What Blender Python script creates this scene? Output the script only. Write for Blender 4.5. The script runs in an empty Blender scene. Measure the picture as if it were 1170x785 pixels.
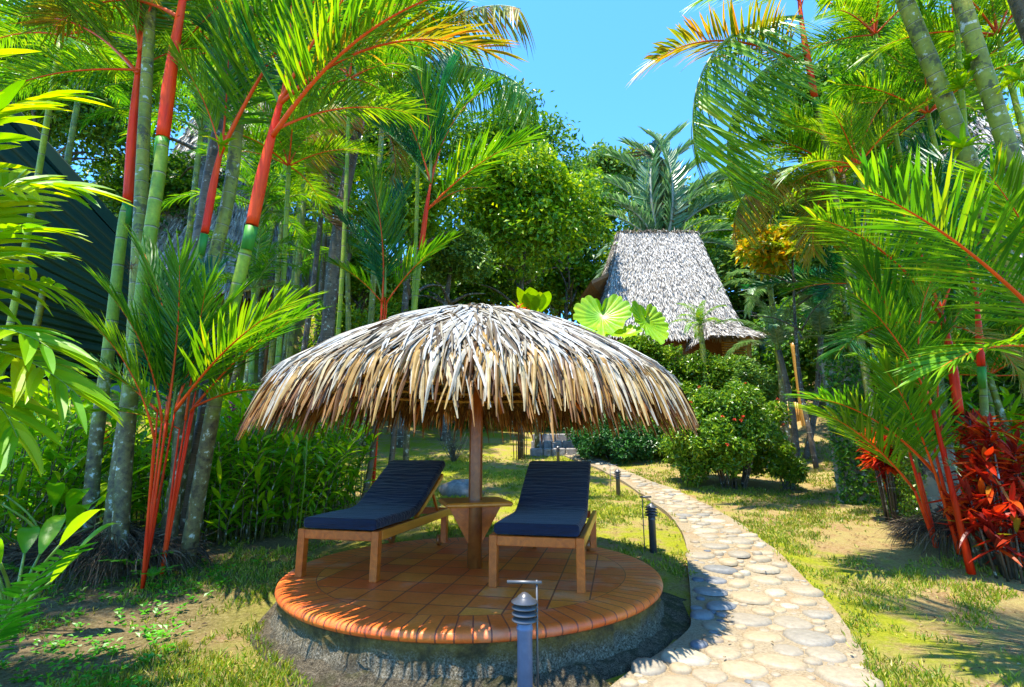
import bpy, math, random
import numpy as np
from mathutils import Vector, Matrix
random.seed(7); RNG = np.random.default_rng(7)
S = bpy.context.scene; COL = S.collection
R = math.radians

# ---------------------------------------------------------------- camera, sky, sun, exposure
F = 580.0; TILT = 0.201; CZ = 1.30
cam_d = bpy.data.cameras.new('camera'); cam = bpy.data.objects.new('camera', cam_d); COL.objects.link(cam)
cam_d.sensor_width = 36; cam_d.lens = 36 * F / 1170; cam_d.clip_start = 0.05; cam_d.clip_end = 900
cam.location = (0, 0, CZ); cam.rotation_euler = (math.pi / 2 + TILT, 0, 0)
S.camera = cam
SUN_DIR = Vector((-0.19, -0.17, 1.0)).normalized()          # towards the sun
SUN_EL = math.asin(SUN_DIR.z); SUN_AZ = math.atan2(SUN_DIR.x, SUN_DIR.y)
w = bpy.data.worlds.new('World'); S.world = w; w.use_nodes = True
wt = w.node_tree; sky = wt.nodes.new('ShaderNodeTexSky'); sky.sky_type = 'NISHITA'; sky.sun_disc = False
sky.sun_elevation = SUN_EL; sky.sun_rotation = SUN_AZ; sky.air_density = 1.0; sky.altitude = 600; sky.dust_density = 0.2; sky.ozone_density = 0.6
bg = wt.nodes['Background']; bg.inputs[1].default_value = 0.15
tint = wt.nodes.new('ShaderNodeMix'); tint.data_type = 'RGBA'; tint.blend_type = 'MULTIPLY'; tint.inputs[0].default_value = 1.0
tint.inputs[7].default_value = (0.26, 0.58, 0.86, 1)      # the clear tropical blue of the place
wt.links.new(sky.outputs[0], tint.inputs[6]); wt.links.new(tint.outputs[2], bg.inputs[0])
sl = bpy.data.lights.new('sun', 'SUN'); so = bpy.data.objects.new('sun', sl); COL.objects.link(so)
sl.energy = 2.5; sl.angle = R(0.5); sl.color = (1.0, 0.94, 0.80)
so.rotation_euler = SUN_DIR.to_track_quat('Z', 'Y').to_euler()
S.view_settings.view_transform = 'Standard'; S.view_settings.look = 'None'
S.view_settings.exposure = 2.3; S.view_settings.gamma = 1.0
S.cycles.max_bounces = 6; S.cycles.diffuse_bounces = 3; S.cycles.transmission_bounces = 4; S.cycles.glossy_bounces = 2
S.cycles.transparent_max_bounces = 4; S.cycles.use_denoising = True
S.cycles.sample_clamp_indirect = 4

# ---------------------------------------------------------------- where things stand
ct, st = math.cos(TILT), math.sin(TILT)
def at(px, py, Y):
    a = (px - 585) / F; b = -(py - 392.5) / F
    d = Vector((a, ct - b * st, st + b * ct)); d *= Y / d.y
    return Vector((d.x, d.y, d.z + CZ))
def sstep(a, b, x):
    t = np.clip((x - a) / (b - a), 0, 1); return t * t * (3 - 2 * t)
PC = (-0.318, 4.567); PR = 1.526; PZ = 0.305
def terrain(x, y):
    x = np.asarray(x, float); y = np.asarray(y, float)
    z = np.interp(y, [-50, 4.0, 5.6, 9.5, 13, 14.5, 20, 30, 60, 200], [0, 0.02, .23, .47, .90, 1.2, 2.0, 4.2, 12, 40])
    z = z + 0.30 * np.clip(-x - 6.5, 0, 12) * sstep(5, 12, y)
    z = z + 9 * sstep(14, 27, y) * sstep(-2, -10, x)
    z = z + 0.22 * np.clip(x - 6.2, 0, 10) * sstep(3, 10, y)
    r = np.hypot(x - PC[0], y - PC[1])
    z = z + 0.12 * sstep(1.45, 1.9, x * 0 + (y - PC[1])) * sstep(2.2, 1.6, r)
    z = z + 0.20 * np.exp(-((x + 3.95) ** 2 / 0.8 + (y - 5.3) ** 2 / 0.35)) + 0.12 * np.exp(-((x - 5.1) ** 2 / 0.6 + (y - 5.6) ** 2 / 0.5))
    z = z + 0.025 * np.sin(x * 1.7 + 1.3 * np.sin(y * 0.9)) * np.sin(y * 1.3 + 0.7) * sstep(2.0, 3.0, r)
    return z
def tz(x, y): return float(terrain(x, y))
def gp(px, py):                                              # where the sight line meets the ground
    p0 = at(px, py, 1.0)
    for Y in np.arange(1.2, 60, 0.02):
        p = Vector((p0.x * Y, Y, CZ + (p0.z - CZ) * Y))
        if p.z <= tz(p.x, p.y): return p
    return p

# ---------------------------------------------------------------- materials
def new_mat(name):
    m = bpy.data.materials.new(name); m.use_nodes = True
    nt = m.node_tree; nt.nodes.clear()
    return m, nt
def N(nt, t, **kw):
    n = nt.nodes.new('ShaderNode' + t)
    for k, v in kw.items():
        if k.startswith('i_'):
            key = k[2:]
            n.inputs[int(key) if key.isdigit() else key.replace('_', ' ')].default_value = v
        else: setattr(n, k, v)
    return n
def L(nt, a, b): nt.links.new(a, b)
def ramp(nt, fac, stops, interp='LINEAR'):
    r = N(nt, 'ValToRGB'); r.color_ramp.interpolation = interp
    e = r.color_ramp.elements
    while len(e) < len(stops): e.new(0.5)
    for i, (p, c) in enumerate(stops):
        e[i].position = p; e[i].color = (*c, 1) if len(c) == 3 else c
    L(nt, fac, r.inputs[0]); return r.outputs[0]
def noise(nt, scale, detail=4, rough=0.55, vec=None, dist=0.0):
    n = N(nt, 'TexNoise'); n.inputs['Scale'].default_value = scale; n.inputs['Detail'].default_value = detail
    n.inputs['Roughness'].default_value = rough; n.inputs['Distortion'].default_value = dist
    if vec is not None: L(nt, vec, n.inputs['Vector'])
    return n.outputs['Fac']
def mix(nt, fac, a, b, mode='MIX'):
    m = N(nt, 'Mix', data_type='RGBA', blend_type=mode)
    for s, v in ((m.inputs[0], fac), (m.inputs[6], a), (m.inputs[7], b)):
        if isinstance(v, (int, float)): s.default_value = v
        elif isinstance(v, tuple): s.default_value = (*v, 1)
        else: L(nt, v, s)
    return m.outputs[2]
def mth(nt, op, a, b=None, c=None):
    m = N(nt, 'Math', operation=op)
    for i, v in enumerate((a, b, c)):
        if v is None: continue
        if isinstance(v, (int, float)): m.inputs[i].default_value = v
        else: L(nt, v, m.inputs[i])
    return m.outputs[0]
def out(nt, col, rough=0.6, bump=None, bstr=0.3, bdist=0.01, spec=0.5, trans=0.0, tcol=None, metal=0.0, coat=0.0, sheen=0.0):
    p = N(nt, 'BsdfPrincipled'); o = N(nt, 'OutputMaterial')
    if isinstance(col, tuple): p.inputs['Base Color'].default_value = (*col, 1)
    else: L(nt, col, p.inputs['Base Color'])
    if isinstance(rough, (int, float)): p.inputs['Roughness'].default_value = rough
    else: L(nt, rough, p.inputs['Roughness'])
    p.inputs['Specular IOR Level'].default_value = spec; p.inputs['Metallic'].default_value = metal
    p.inputs['Coat Weight'].default_value = coat; p.inputs['Coat Roughness'].default_value = 0.25
    p.inputs['Sheen Weight'].default_value = sheen
    bn = None
    if bump is not None:
        b = N(nt, 'Bump'); b.inputs['Strength'].default_value = bstr; b.inputs['Distance'].default_value = bdist
        L(nt, bump, b.inputs['Height']); L(nt, b.outputs[0], p.inputs['Normal']); bn = b.outputs[0]
    if trans > 0:
        t = N(nt, 'BsdfTranslucent')
        if tcol is None: tcol = col
        if isinstance(tcol, tuple): t.inputs[0].default_value = (*tcol, 1)
        else: L(nt, tcol, t.inputs[0])
        mx = N(nt, 'MixShader'); mx.inputs[0].default_value = trans
        L(nt, p.outputs[0], mx.inputs[1]); L(nt, t.outputs[0], mx.inputs[2]); L(nt, mx.outputs[0], o.inputs[0])
    else: L(nt, p.outputs[0], o.inputs[0])
    return p
def island(nt): return N(nt, 'NewGeometry').outputs['Random Per Island']
def objc(nt): return N(nt, 'TexCoord').outputs['Object']
def wpos(nt): return N(nt, 'NewGeometry').outputs['Position']

def leaf_mat(name, stops, trans=0.42, rough=0.38, tmul=(1.5, 1.5, 0.5), spec=0.45, patch=None):
    m, nt = new_mat(name)
    c = ramp(nt, island(nt), stops)
    v = noise(nt, 2.5, 3, vec=wpos(nt))
    c = mix(nt, 1.0, c, ramp(nt, v, [(0.3, (0.62, 0.7, 0.62)), (0.7, (1.25, 1.2, 1.0))]), 'MULTIPLY')
    if patch:
        f = mth(nt, 'GREATER_THAN', noise(nt, 9, 3, vec=wpos(nt)), patch[0]); c = mix(nt, f, c, patch[1])
    out(nt, c, rough, spec=spec, trans=trans, tcol=mix(nt, 1.0, c, tmul, 'MULTIPLY'))
    return m
M = {}
M['frond_green'] = leaf_mat('frond_green', [(0, (.025, .14, .008)), (.5, (.07, .24, .008)), (.85, (.14, .32, .008)), (1, (.28, .38, .015))], tmul=(2.2, 1.8, .4))
M['frond_lime'] = leaf_mat('frond_lime', [(0, (.07, .24, .008)), (.5, (.14, .34, .008)), (.9, (.24, .42, .01)), (1, (.36, .42, .02))], tmul=(1.9, 1.5, .3))
M['frond_teal'] = leaf_mat('frond_teal', [(0, (.008, .09, .05)), (.6, (.014, .15, .07)), (1, (.03, .2, .06))], tmul=(1.4, 1.8, .6))
M['frond_gold'] = leaf_mat('frond_gold', [(0, (.16, .26, .012)), (.5, (.30, .30, .015)), (.85, (.44, .27, .02)), (1, (.46, .18, .02))], tmul=(1.5, 1.3, .4))
M['frond_silver'] = leaf_mat('frond_silver', [(0, (.08, .20, .08)), (.5, (.18, .30, .17)), (1, (.40, .46, .36))], trans=.3, rough=.32, tmul=(1.2, 1.5, .7))
M['lime_broad'] = leaf_mat('lime_broad', [(0, (.12, .36, .003)), (.5, (.24, .46, .003)), (1, (.46, .56, .006))], trans=.45, tmul=(1.9, 1.4, .15), rough=.42, spec=.25)
M['ginger'] = leaf_mat('ginger', [(0, (.07, .26, .008)), (.5, (.17, .42, .008)), (1, (.38, .56, .012))], trans=.4, rough=.3, tmul=(1.9, 1.6, .3))
M['tree_a'] = leaf_mat('tree_a', [(0, (.05, .18, .008)), (.5, (.16, .34, .010)), (1, (.42, .54, .015))], trans=.35, rough=.35, tmul=(1.8, 1.5, .3))
M['tree_b'] = leaf_mat('tree_b', [(0, (.03, .12, .010)), (.6, (.08, .22, .012)), (1, (.22, .36, .015))], trans=.3, tmul=(1.6, 1.5, .3))
M['tree_c'] = leaf_mat('tree_c', [(0, (.06, .16, .03)), (.6, (.13, .27, .04)), (1, (.26, .38, .07))], trans=.3, tmul=(1.6, 1.4, .4))
M['tree_gold'] = leaf_mat('tree_gold', [(0, (.10, .26, .01)), (.35, (.30, .40, .01)), (.65, (.62, .48, .012)), (1, (.74, .34, .012))], trans=.4, tmul=(1.3, 1.2, .4))
M['shrub'] = leaf_mat('shrub', [(0, (.045, .13, .010)), (.5, (.12, .25, .012)), (.9, (.26, .38, .02)), (1, (.42, .46, .04))], trans=.25, rough=.3)
M['shrub_dark'] = leaf_mat('shrub_dark', [(0, (.015, .07, .018)), (.6, (.03, .13, .02)), (1, (.06, .2, .03))], trans=.2, rough=.35)
M['red_leaf'] = leaf_mat('red_leaf', [(0, (.16, .012, .015)), (.4, (.45, .02, .01)), (.7, (.62, .05, .01)), (.92, (.70, .14, .012)), (1, (.25, .28, .02))], trans=.45, tmul=(1.6, 1.2, .6))
M['dead_leaf'] = leaf_mat('dead_leaf', [(0, (.07, .035, .015)), (.5, (.18, .10, .045)), (1, (.34, .24, .13))], trans=.15, rough=.7, tmul=(1, .9, .7))
M['root_fibre'] = leaf_mat('root_fibre', [(0, (.025, .015, .008)), (.6, (.08, .05, .03)), (1, (.22, .16, .11))], trans=.05, rough=.8, tmul=(1, .9, .7))
M['fern'] = leaf_mat('fern', [(0, (.05, .26, .012)), (1, (.13, .42, .015))], trans=.4, tmul=(1.6, 1.6, .4))

def plain(name, col, rough=0.6, var=0.25, scale=8, spec=.5, bstr=.2, metal=0., coat=0.):
    m, nt = new_mat(name); n = noise(nt, scale, 5, vec=objc(nt))
    a = tuple(min(1, c * (1 - var)) for c in col); b = tuple(min(1, c * (1 + var)) for c in col)
    out(nt, ramp(nt, n, [(.3, a), (.7, b)]), rough, bump=n, bstr=bstr, spec=spec, metal=metal, coat=coat); return m
M['rachis_red'] = plain('rachis_red', (.74, .08, .006), .42, spec=.3)
M['rachis_green'] = plain('rachis_green', (.16, .26, .03), .4)
M['rachis_pale'] = plain('rachis_pale', (.30, .30, .22), .5)
def sheath(name, a, b, dirt):
    m, nt = new_mat(name); mp = N(nt, 'Mapping'); L(nt, wpos(nt), mp.inputs[0]); mp.inputs['Scale'].default_value = (26, 26, 2.2)
    n = noise(nt, 1.0, 5, .6, vec=mp.outputs[0]); n2 = noise(nt, 6, 5, .7, vec=wpos(nt)); n3 = noise(nt, 2.2, 3, vec=wpos(nt))
    c = mix(nt, ramp(nt, n3, [(.35, (0, 0, 0)), (.7, (1, 1, 1))]), a, b)
    c = mix(nt, .7, c, ramp(nt, n, [(.3, (.55, .5, .5)), (.6, (1.1, 1.15, 1))]), 'MULTIPLY'); c = mix(nt, ramp(nt, n2, [(.62, (0, 0, 0)), (.72, (.7, .7, .7))]), c, dirt)
    out(nt, c, .5, bump=n, bstr=.25, bdist=.004, spec=.25); M[name] = m
sheath('shaft_red', (.92, .028, .004), (.92, .085, .006), (.35, .07, .02))
M['shaft_orange'] = plain('shaft_orange', (.60, .16, .03), .4, var=.25, scale=6)
sheath('shaft_green', (.03, .22, .04), (.09, .30, .02), (.10, .12, .03))

def trunk_mat(name, stops, ring=(.33, .30, .20), ringw=.035, spacing=.30, lichen=0.0, foot=0.0, lcol=(.50, .55, .48), rough=.55):
    m, nt = new_mat(name)
    uv = N(nt, 'UVMap').outputs[0]; sp = N(nt, 'SeparateXYZ'); L(nt, uv, sp.inputs[0])
    n1 = noise(nt, 3.5, 5, vec=objc(nt)); n2 = noise(nt, 24, 5, .65, vec=objc(nt))
    c = ramp(nt, n1, stops)
    c = mix(nt, .45, c, ramp(nt, n2, [(.3, (.35, .35, .35)), (.7, (1.3, 1.3, 1.3))]), 'MULTIPLY')
    v = mth(nt, 'ADD', sp.outputs[1], mth(nt, 'MULTIPLY', n1, .03))
    fr = mth(nt, 'FRACT', mth(nt, 'DIVIDE', v, spacing))
    f = mth(nt, 'LESS_THAN', fr, ringw); f2 = mth(nt, 'LESS_THAN', mth(nt, 'ABSOLUTE', mth(nt, 'SUBTRACT', fr, ringw * 1.5)), ringw * .55)
    c = mix(nt, mth(nt, 'MULTIPLY', f, .8), c, ring); c = mix(nt, mth(nt, 'MULTIPLY', f2, .7), c, (.04, .035, .02))
    if lichen > 0:
        l = noise(nt, 11, 6, .62, vec=objc(nt)); lf = ramp(nt, l, [(1 - lichen - .03, (0, 0, 0)), (1 - lichen + .02, (1, 1, 1))])
        c = mix(nt, lf, c, lcol)
        l2 = noise(nt, 7, 6, .7, vec=wpos(nt)); lf2 = ramp(nt, l2, [(.54, (0, 0, 0)), (.60, (1, 1, 1))]); c = mix(nt, mth(nt, 'MULTIPLY', lf2, .75), c, (.035, .03, .018))
    if foot > 0:   # old bark, moss and lichen on the lowest metres of the stem
        ff = ramp(nt, mth(nt, 'ADD', mth(nt, 'DIVIDE', sp.outputs[1], foot), mth(nt, 'MULTIPLY', mth(nt, 'SUBTRACT', n1, .5), 1.2)), [(.55, (1, 1, 1)), (.95, (0, 0, 0))])
        l = noise(nt, 13, 6, .65, vec=wpos(nt)); old = ramp(nt, l, [(.34, (.03, .025, .012)), (.46, (.11, .09, .035)), (.58, (.17, .16, .05)), (.62, (.48, .52, .46)), (.75, (.58, .60, .56))])
        c = mix(nt, ff, c, old)
    out(nt, c, rough, bump=mth(nt, 'SUBTRACT', n2, mth(nt, 'MULTIPLY', f2, 1.0)), bstr=.6, bdist=.008); return m
M['stem_green'] = trunk_mat('stem_green', [(.3, (.14, .27, .006)), (.7, (.34, .42, .010))], foot=2.4)
M['stem_old'] = trunk_mat('stem_old', [(.25, (.11, .12, .012)), (.5, (.24, .28, .02)), (.75, (.40, .34, .04))], spacing=.19, lichen=.36, foot=2.6)
M['stem_brown'] = trunk_mat('stem_brown', [(.25, (.07, .05, .03)), (.5, (.14, .10, .06)), (.75, (.23, .18, .12))], ring=(.3, .26, .2), spacing=.11, lichen=.36)
M['bark'] = trunk_mat('bark', [(.3, (.06, .045, .03)), (.7, (.17, .13, .09))], spacing=.5, lichen=.38)

def thatch_mat(name, stops, trans=.12):
    m, nt = new_mat(name); c = ramp(nt, island(nt), stops)
    n = noise(nt, 14, 4, vec=wpos(nt)); c = mix(nt, 1.0, c, ramp(nt, n, [(.3, (.6, .58, .55)), (.7, (1.15, 1.13, 1.1))]), 'MULTIPLY')
    out(nt, c, .5, spec=.4, trans=trans, tcol=mix(nt, 1., c, (1.3, .8, .35), 'MULTIPLY')); return m
M['thatch'] = thatch_mat('thatch', [(0, (.035, .015, .006)), (.14, (.16, .07, .016)), (.34, (.40, .24, .06)), (.6, (.50, .37, .16)), (.8, (.46, .41, .30)), (1, (.60, .56, .48))], trans=.25)
M['thatch_silver'] = thatch_mat('thatch_silver', [(0, (.035, .02, .012)), (.15, (.14, .10, .06)), (.35, (.30, .26, .19)), (.6, (.38, .37, .34)), (.85, (.46, .47, .47)), (1, (.62, .62, .61))], trans=.12)
M['thatch_under'] = thatch_mat('thatch_under', [(0, (.10, .04, .012)), (.5, (.28, .12, .03)), (1, (.45, .24, .07))], .25)
M['thatch_grey'] = thatch_mat('thatch_grey', [(0, (.05, .045, .04)), (.2, (.26, .24, .22)), (.5, (.50, .475, .445)), (1, (.70, .68, .65))], .05)

def wood_mat(name, a, b, rough=.32, coat=.25, scale=1.0):
    m, nt = new_mat(name); mp = N(nt, 'Mapping'); L(nt, objc(nt), mp.inputs[0]); mp.inputs['Scale'].default_value = (22 * scale, 2.2 * scale, 22 * scale)
    n = noise(nt, 1.0, 6, .6, vec=mp.outputs[0], dist=.6); n2 = noise(nt, 2.2, 3, vec=objc(nt))
    c = ramp(nt, n, [(.25, a), (.75, b)]); c = mix(nt, 1., c, ramp(nt, n2, [(.3, (.75, .72, .7)), (.7, (1.15, 1.12, 1.1))]), 'MULTIPLY')
    out(nt, c, rough, bump=n, bstr=.12, bdist=.004, coat=coat); return m
M['wood'] = wood_mat('wood', (.40, .065, .007), (.74, .16, .014))
M['wood_light'] = wood_mat('wood_light', (.58, .14, .012), (.82, .29, .03))
M['wood_dark'] = wood_mat('wood_dark', (.20, .045, .010), (.42, .12, .022), scale=.7)
M['bamboo'] = wood_mat('bamboo', (.42, .20, .03), (.66, .36, .07), rough=.4)
M['hut_wood'] = wood_mat('hut_wood', (.14, .05, .018), (.40, .17, .05), rough=.6, coat=0)
M['teal_wall'] = plain('teal_wall', (.012, .06, .055), .5, var=.3, scale=3)
M['dark_metal'] = plain('dark_metal', (.055, .055, .062), .32, var=.2, spec=.7)
M['iron'] = plain('iron', (.12, .12, .125), .45, metal=.6)
M['blue_pipe'] = plain('blue_pipe', (.13, .17, .30), .38, var=.15, scale=20)
M['rock'] = plain('rock', (.20, .18, .17), .8, var=.5, scale=9, bstr=.8)
M['rubber'] = plain('rubber', (.02, .018, .016), .7)
M['flower'] = plain('flower', (.72, .06, .02), .5)
M['pink'] = plain('pink', (.60, .04, .22), .5)
m, nt = new_mat('fabric')
wv = noise(nt, 420, 2, vec=objc(nt)); n2 = noise(nt, 5, 4, vec=objc(nt))
mp = N(nt, 'Mapping'); L(nt, objc(nt), mp.inputs[0]); mp.inputs['Scale'].default_value = (1.2, 9, 9)
cr = noise(nt, 2.2, 4, .5, vec=mp.outputs[0], dist=.8)
h = mth(nt, 'ADD', mth(nt, 'MULTIPLY', cr, 1.0), mth(nt, 'MULTIPLY', wv, .04))
geo = N(nt, 'NewGeometry')
out(nt, ramp(nt, n2, [(.3, (.0045, .008, .026)), (.7, (.008, .014, .042))]), .75, bump=h, bstr=.7, bdist=.04, spec=.25, sheen=.15); M['fabric'] = m

# terracotta floor: squares inside, radial bricks round the rim
m, nt = new_mat('terracotta')
oc = objc(nt); sp = N(nt, 'SeparateXYZ'); L(nt, oc, sp.inputs[0])
mp = N(nt, 'Mapping'); L(nt, oc, mp.inputs[0]); mp.inputs['Rotation'].default_value = (0, 0, R(11.5)); mp.inputs['Location'].default_value = (.07, .11, 0); mp.inputs['Scale'].default_value = (1 / .255,) * 3
sq = N(nt, 'SeparateXYZ'); L(nt, mp.outputs[0], sq.inputs[0])
rad = mth(nt, 'SQRT', mth(nt, 'ADD', mth(nt, 'POWER', sp.outputs[0], 2.0), mth(nt, 'POWER', sp.outputs[1], 2.0)))
ang = mth(nt, 'ARCTAN2', sp.outputs[1], sp.outputs[0])
NB = 92
ak = mth(nt, 'MULTIPLY', mth(nt, 'ADD', ang, math.pi), NB / (2 * math.pi))
def edge(v, wd):  # 1 on the joint
    f = mth(nt, 'FRACT', v); return mth(nt, 'GREATER_THAN', mth(nt, 'ABSOLUTE', mth(nt, 'SUBTRACT', f, .5)), .5 - wd)
gsq = mth(nt, 'MAXIMUM', edge(sq.outputs[0], .022), edge(sq.outputs[1], .022))
RI = PR - .285
grm = mth(nt, 'MAXIMUM', edge(ak, .045), mth(nt, 'LESS_THAN', mth(nt, 'ABSOLUTE', mth(nt, 'SUBTRACT', rad, RI)), .006))
isr = mth(nt, 'GREATER_THAN', rad, RI)
grout = mth(nt, 'MAXIMUM', mth(nt, 'MULTIPLY', isr, grm), mth(nt, 'MULTIPLY', mth(nt, 'SUBTRACT', 1.0, isr), gsq))
cb = N(nt, 'CombineXYZ')
L(nt, mth(nt, 'ADD', mth(nt, 'MULTIPLY', isr, mth(nt, 'FLOOR', ak)), mth(nt, 'MULTIPLY', mth(nt, 'SUBTRACT', 1., isr), mth(nt, 'FLOOR', sq.outputs[0]))), cb.inputs[0])
L(nt, mth(nt, 'MULTIPLY', mth(nt, 'SUBTRACT', 1., isr), mth(nt, 'FLOOR', sq.outputs[1])), cb.inputs[1]); L(nt, isr, cb.inputs[2])
wn = N(nt, 'TexWhiteNoise'); L(nt, cb.outputs[0], wn.inputs[0])
c_in = ramp(nt, wn.outputs[0], [(0, (.70, .11, .014)), (.35, (.82, .17, .018)), (.7, (.88, .26, .024)), (1, (.80, .12, .016))])
c_rm = ramp(nt, wn.outputs[0], [(0, (.80, .12, .012)), (1, (.88, .18, .018))])
c = mix(nt, isr, c_in, c_rm)
n1 = noise(nt, 3.2, 5, .6, vec=oc); c = mix(nt, 1., c, ramp(nt, n1, [(.3, (.88, .74, .66)), (.5, (1, 1, 1)), (.75, (1.08, 1.15, 1.2))]), 'MULTIPLY')
n3 = noise(nt, 45, 4, .7, vec=oc); c = mix(nt, .5, c, ramp(nt, n3, [(.3, (.7, .7, .7)), (.7, (1.2, 1.2, 1.2))]), 'MULTIPLY')
n4 = noise(nt, 1.7, 4, .6, vec=oc); c = mix(nt, ramp(nt, n4, [(.56, (0, 0, 0)), (.68, (.35, .35, .35))]), c, (.62, .40, .26))
c = mix(nt, mth(nt, 'MULTIPLY', grout, .85), c, (.16, .035, .02))
lowm = ramp(nt, mth(nt, 'ADD', sp.outputs[2], mth(nt, 'MULTIPLY', n3, .03)), [(-.0, (1, 1, 1)), (.0, (1, 1, 1))])
rg = ramp(nt, n1, [(.3, (.42, .42, .42)), (.7, (.68, .68, .68))])
out(nt, c, rg, bump=mth(nt, 'SUBTRACT', mth(nt, 'MULTIPLY', n3, .25), grout), bstr=.5, bdist=.004, coat=.1); M['terracotta'] = m

m, nt = new_mat('rough_concrete')
wp = wpos(nt); sp = N(nt, 'SeparateXYZ'); L(nt, wp, sp.inputs[0])
n1 = noise(nt, 90, 6, .8, vec=wp); n2 = noise(nt, 5, 5, .6, vec=wp); n5 = noise(nt, 30, 4, .7, vec=wp)
c = ramp(nt, n1, [(.36, (.02, .015, .008)), (.46, (.11, .09, .055)), (.56, (.26, .22, .15)), (.70, (.50, .46, .38))])
mossf = ramp(nt, mth(nt, 'ADD', mth(nt, 'MULTIPLY', mth(nt, 'SUBTRACT', sp.outputs[2], .12), 5.0), n2), [(.5, (0, 0, 0)), (.9, (.8, .8, .8))])
c = mix(nt, mossf, c, (.24, .15, .025))
c = mix(nt, ramp(nt, n2, [(.50, (0, 0, 0)), (.62, (.7, .7, .7))]), c, (.05, .04, .025))
c = mix(nt, .6, c, ramp(nt, n5, [(.35, (.5, .5, .5)), (.65, (1.3, 1.3, 1.3))]), 'MULTIPLY')
out(nt, c, .9, bump=mth(nt, 'ADD', n1, mth(nt, 'MULTIPLY', n5, .8)), bstr=1.0, bdist=.02, spec=.2); M['rough_concrete'] = m

m, nt = new_mat('grit'); wp = wpos(nt)
n1 = noise(nt, 110, 6, .8, vec=wp); n2 = noise(nt, 4, 5, .65, vec=wp); n5 = noise(nt, 26, 5, .7, vec=wp)
c = ramp(nt, n1, [(.36, (.03, .022, .013)), (.48, (.11, .088, .055)), (.58, (.22, .18, .12)), (.70, (.42, .37, .28))])
c = mix(nt, ramp(nt, n2, [(.48, (0, 0, 0)), (.60, (.6, .6, .6))]), c, (.05, .055, .012))
c = mix(nt, .8, c, ramp(nt, n5, [(.35, (.45, .45, .45)), (.65, (1.5, 1.5, 1.5))]), 'MULTIPLY')
out(nt, c, .95, bump=mth(nt, 'ADD', n1, mth(nt, 'MULTIPLY', n5, 1.2)), bstr=1.0, bdist=.03, spec=.15); M['grit'] = m
# ground: mown patchy grass over sandy soil
m, nt = new_mat('ground')
wp = wpos(nt); sp = N(nt, 'SeparateXYZ'); L(nt, wp, sp.inputs[0])
nA = noise(nt, .55, 5, .6, vec=wp, dist=.4); nB = noise(nt, 3.5, 6, .7, vec=wp); nC = noise(nt, 38, 6, .75, vec=wp); nD = noise(nt, 140, 4, .8, vec=wp)
soil = ramp(nt, nC, [(.3, (.17, .09, .03)), (.5, (.30, .19, .08)), (.7, (.44, .33, .18))])
straw = ramp(nt, nD, [(.3, (.24, .18, .05)), (.7, (.42, .36, .14))])
grs = ramp(nt, nC, [(.3, (.12, .15, .006)), (.5, (.25, .26, .010)), (.7, (.36, .34, .025))])
sandy = ramp(nt, mth(nt, 'MULTIPLY', sp.outputs[0], .1), [(.26, (0, 0, 0)), (.40, (.13, .13, .13))])
f1 = ramp(nt, mth(nt, 'SUBTRACT', mth(nt, 'ADD', mth(nt, 'MULTIPLY', nA, .55), mth(nt, 'MULTIPLY', nB, .45)), sandy), [(.43, (0, 0, 0)), (.55, (1, 1, 1))])
c = mix(nt, ramp(nt, nB, [(.4, (0, 0, 0)), (.62, (1, 1, 1))]), soil, straw)
c = mix(nt, f1, c, grs)
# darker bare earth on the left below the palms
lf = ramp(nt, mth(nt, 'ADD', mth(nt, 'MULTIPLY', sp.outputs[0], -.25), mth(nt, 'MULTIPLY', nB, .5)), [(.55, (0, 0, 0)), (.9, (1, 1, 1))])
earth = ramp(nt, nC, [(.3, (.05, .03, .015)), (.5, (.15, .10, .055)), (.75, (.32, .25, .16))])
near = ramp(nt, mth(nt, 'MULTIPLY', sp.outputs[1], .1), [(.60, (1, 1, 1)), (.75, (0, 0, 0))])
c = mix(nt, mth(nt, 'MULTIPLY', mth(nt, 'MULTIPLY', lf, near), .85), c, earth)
c = mix(nt, .5, c, ramp(nt, nD, [(.3, (.5, .5, .5)), (.7, (1.35, 1.35, 1.35))]), 'MULTIPLY')
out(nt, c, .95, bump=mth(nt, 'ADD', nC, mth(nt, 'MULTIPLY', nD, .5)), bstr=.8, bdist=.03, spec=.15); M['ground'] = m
m, nt = new_mat('path_mortar'); wp = wpos(nt)
n1 = noise(nt, 60, 6, .75, vec=wp); n2 = noise(nt, 2.5, 5, .6, vec=wp)
c = ramp(nt, n1, [(.3, (.12, .09, .055)), (.5, (.26, .205, .13)), (.75, (.38, .31, .21))])
c = mix(nt, ramp(nt, n2, [(.5, (0, 0, 0)), (.65, (.5, .5, .5))]), c, (.24, .14, .06))
out(nt, c, .9, bump=n1, bstr=.8, bdist=.01, spec=.2); M['mortar'] = m
m, nt = new_mat('cobble')
c = ramp(nt, island(nt), [(0, (.14, .145, .15)), (.06, (.24, .21, .165)), (.35, (.30, .24, .16)), (.6, (.33, .25, .15)), (.85, (.38, .33, .24)), (1, (.24, .18, .12))])
n1 = noise(nt, 30, 6, .7, vec=wpos(nt)); c = mix(nt, .7, c, ramp(nt, n1, [(.3, (.6, .6, .6)), (.7, (1.2, 1.2, 1.2))]), 'MULTIPLY')
out(nt, c, .6, bump=n1, bstr=.3, bdist=.005, spec=.35); M['cobble'] = m
m, nt = new_mat('cobble_shade_tone'); c = ramp(nt, island(nt), [(0, (.07, .085, .11)), (.5, (.13, .14, .16)), (1, (.22, .21, .20))])  # blue-grey cobbles: the shade on the path edge put into the stone colour
n1 = noise(nt, 30, 6, .7, vec=wpos(nt)); c = mix(nt, .7, c, ramp(nt, n1, [(.3, (.6, .6, .6)), (.7, (1.2, 1.2, 1.2))]), 'MULTIPLY')
out(nt, c, .6, bump=n1, bstr=.3, bdist=.005); M['cobble_shade_tone'] = m
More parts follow.
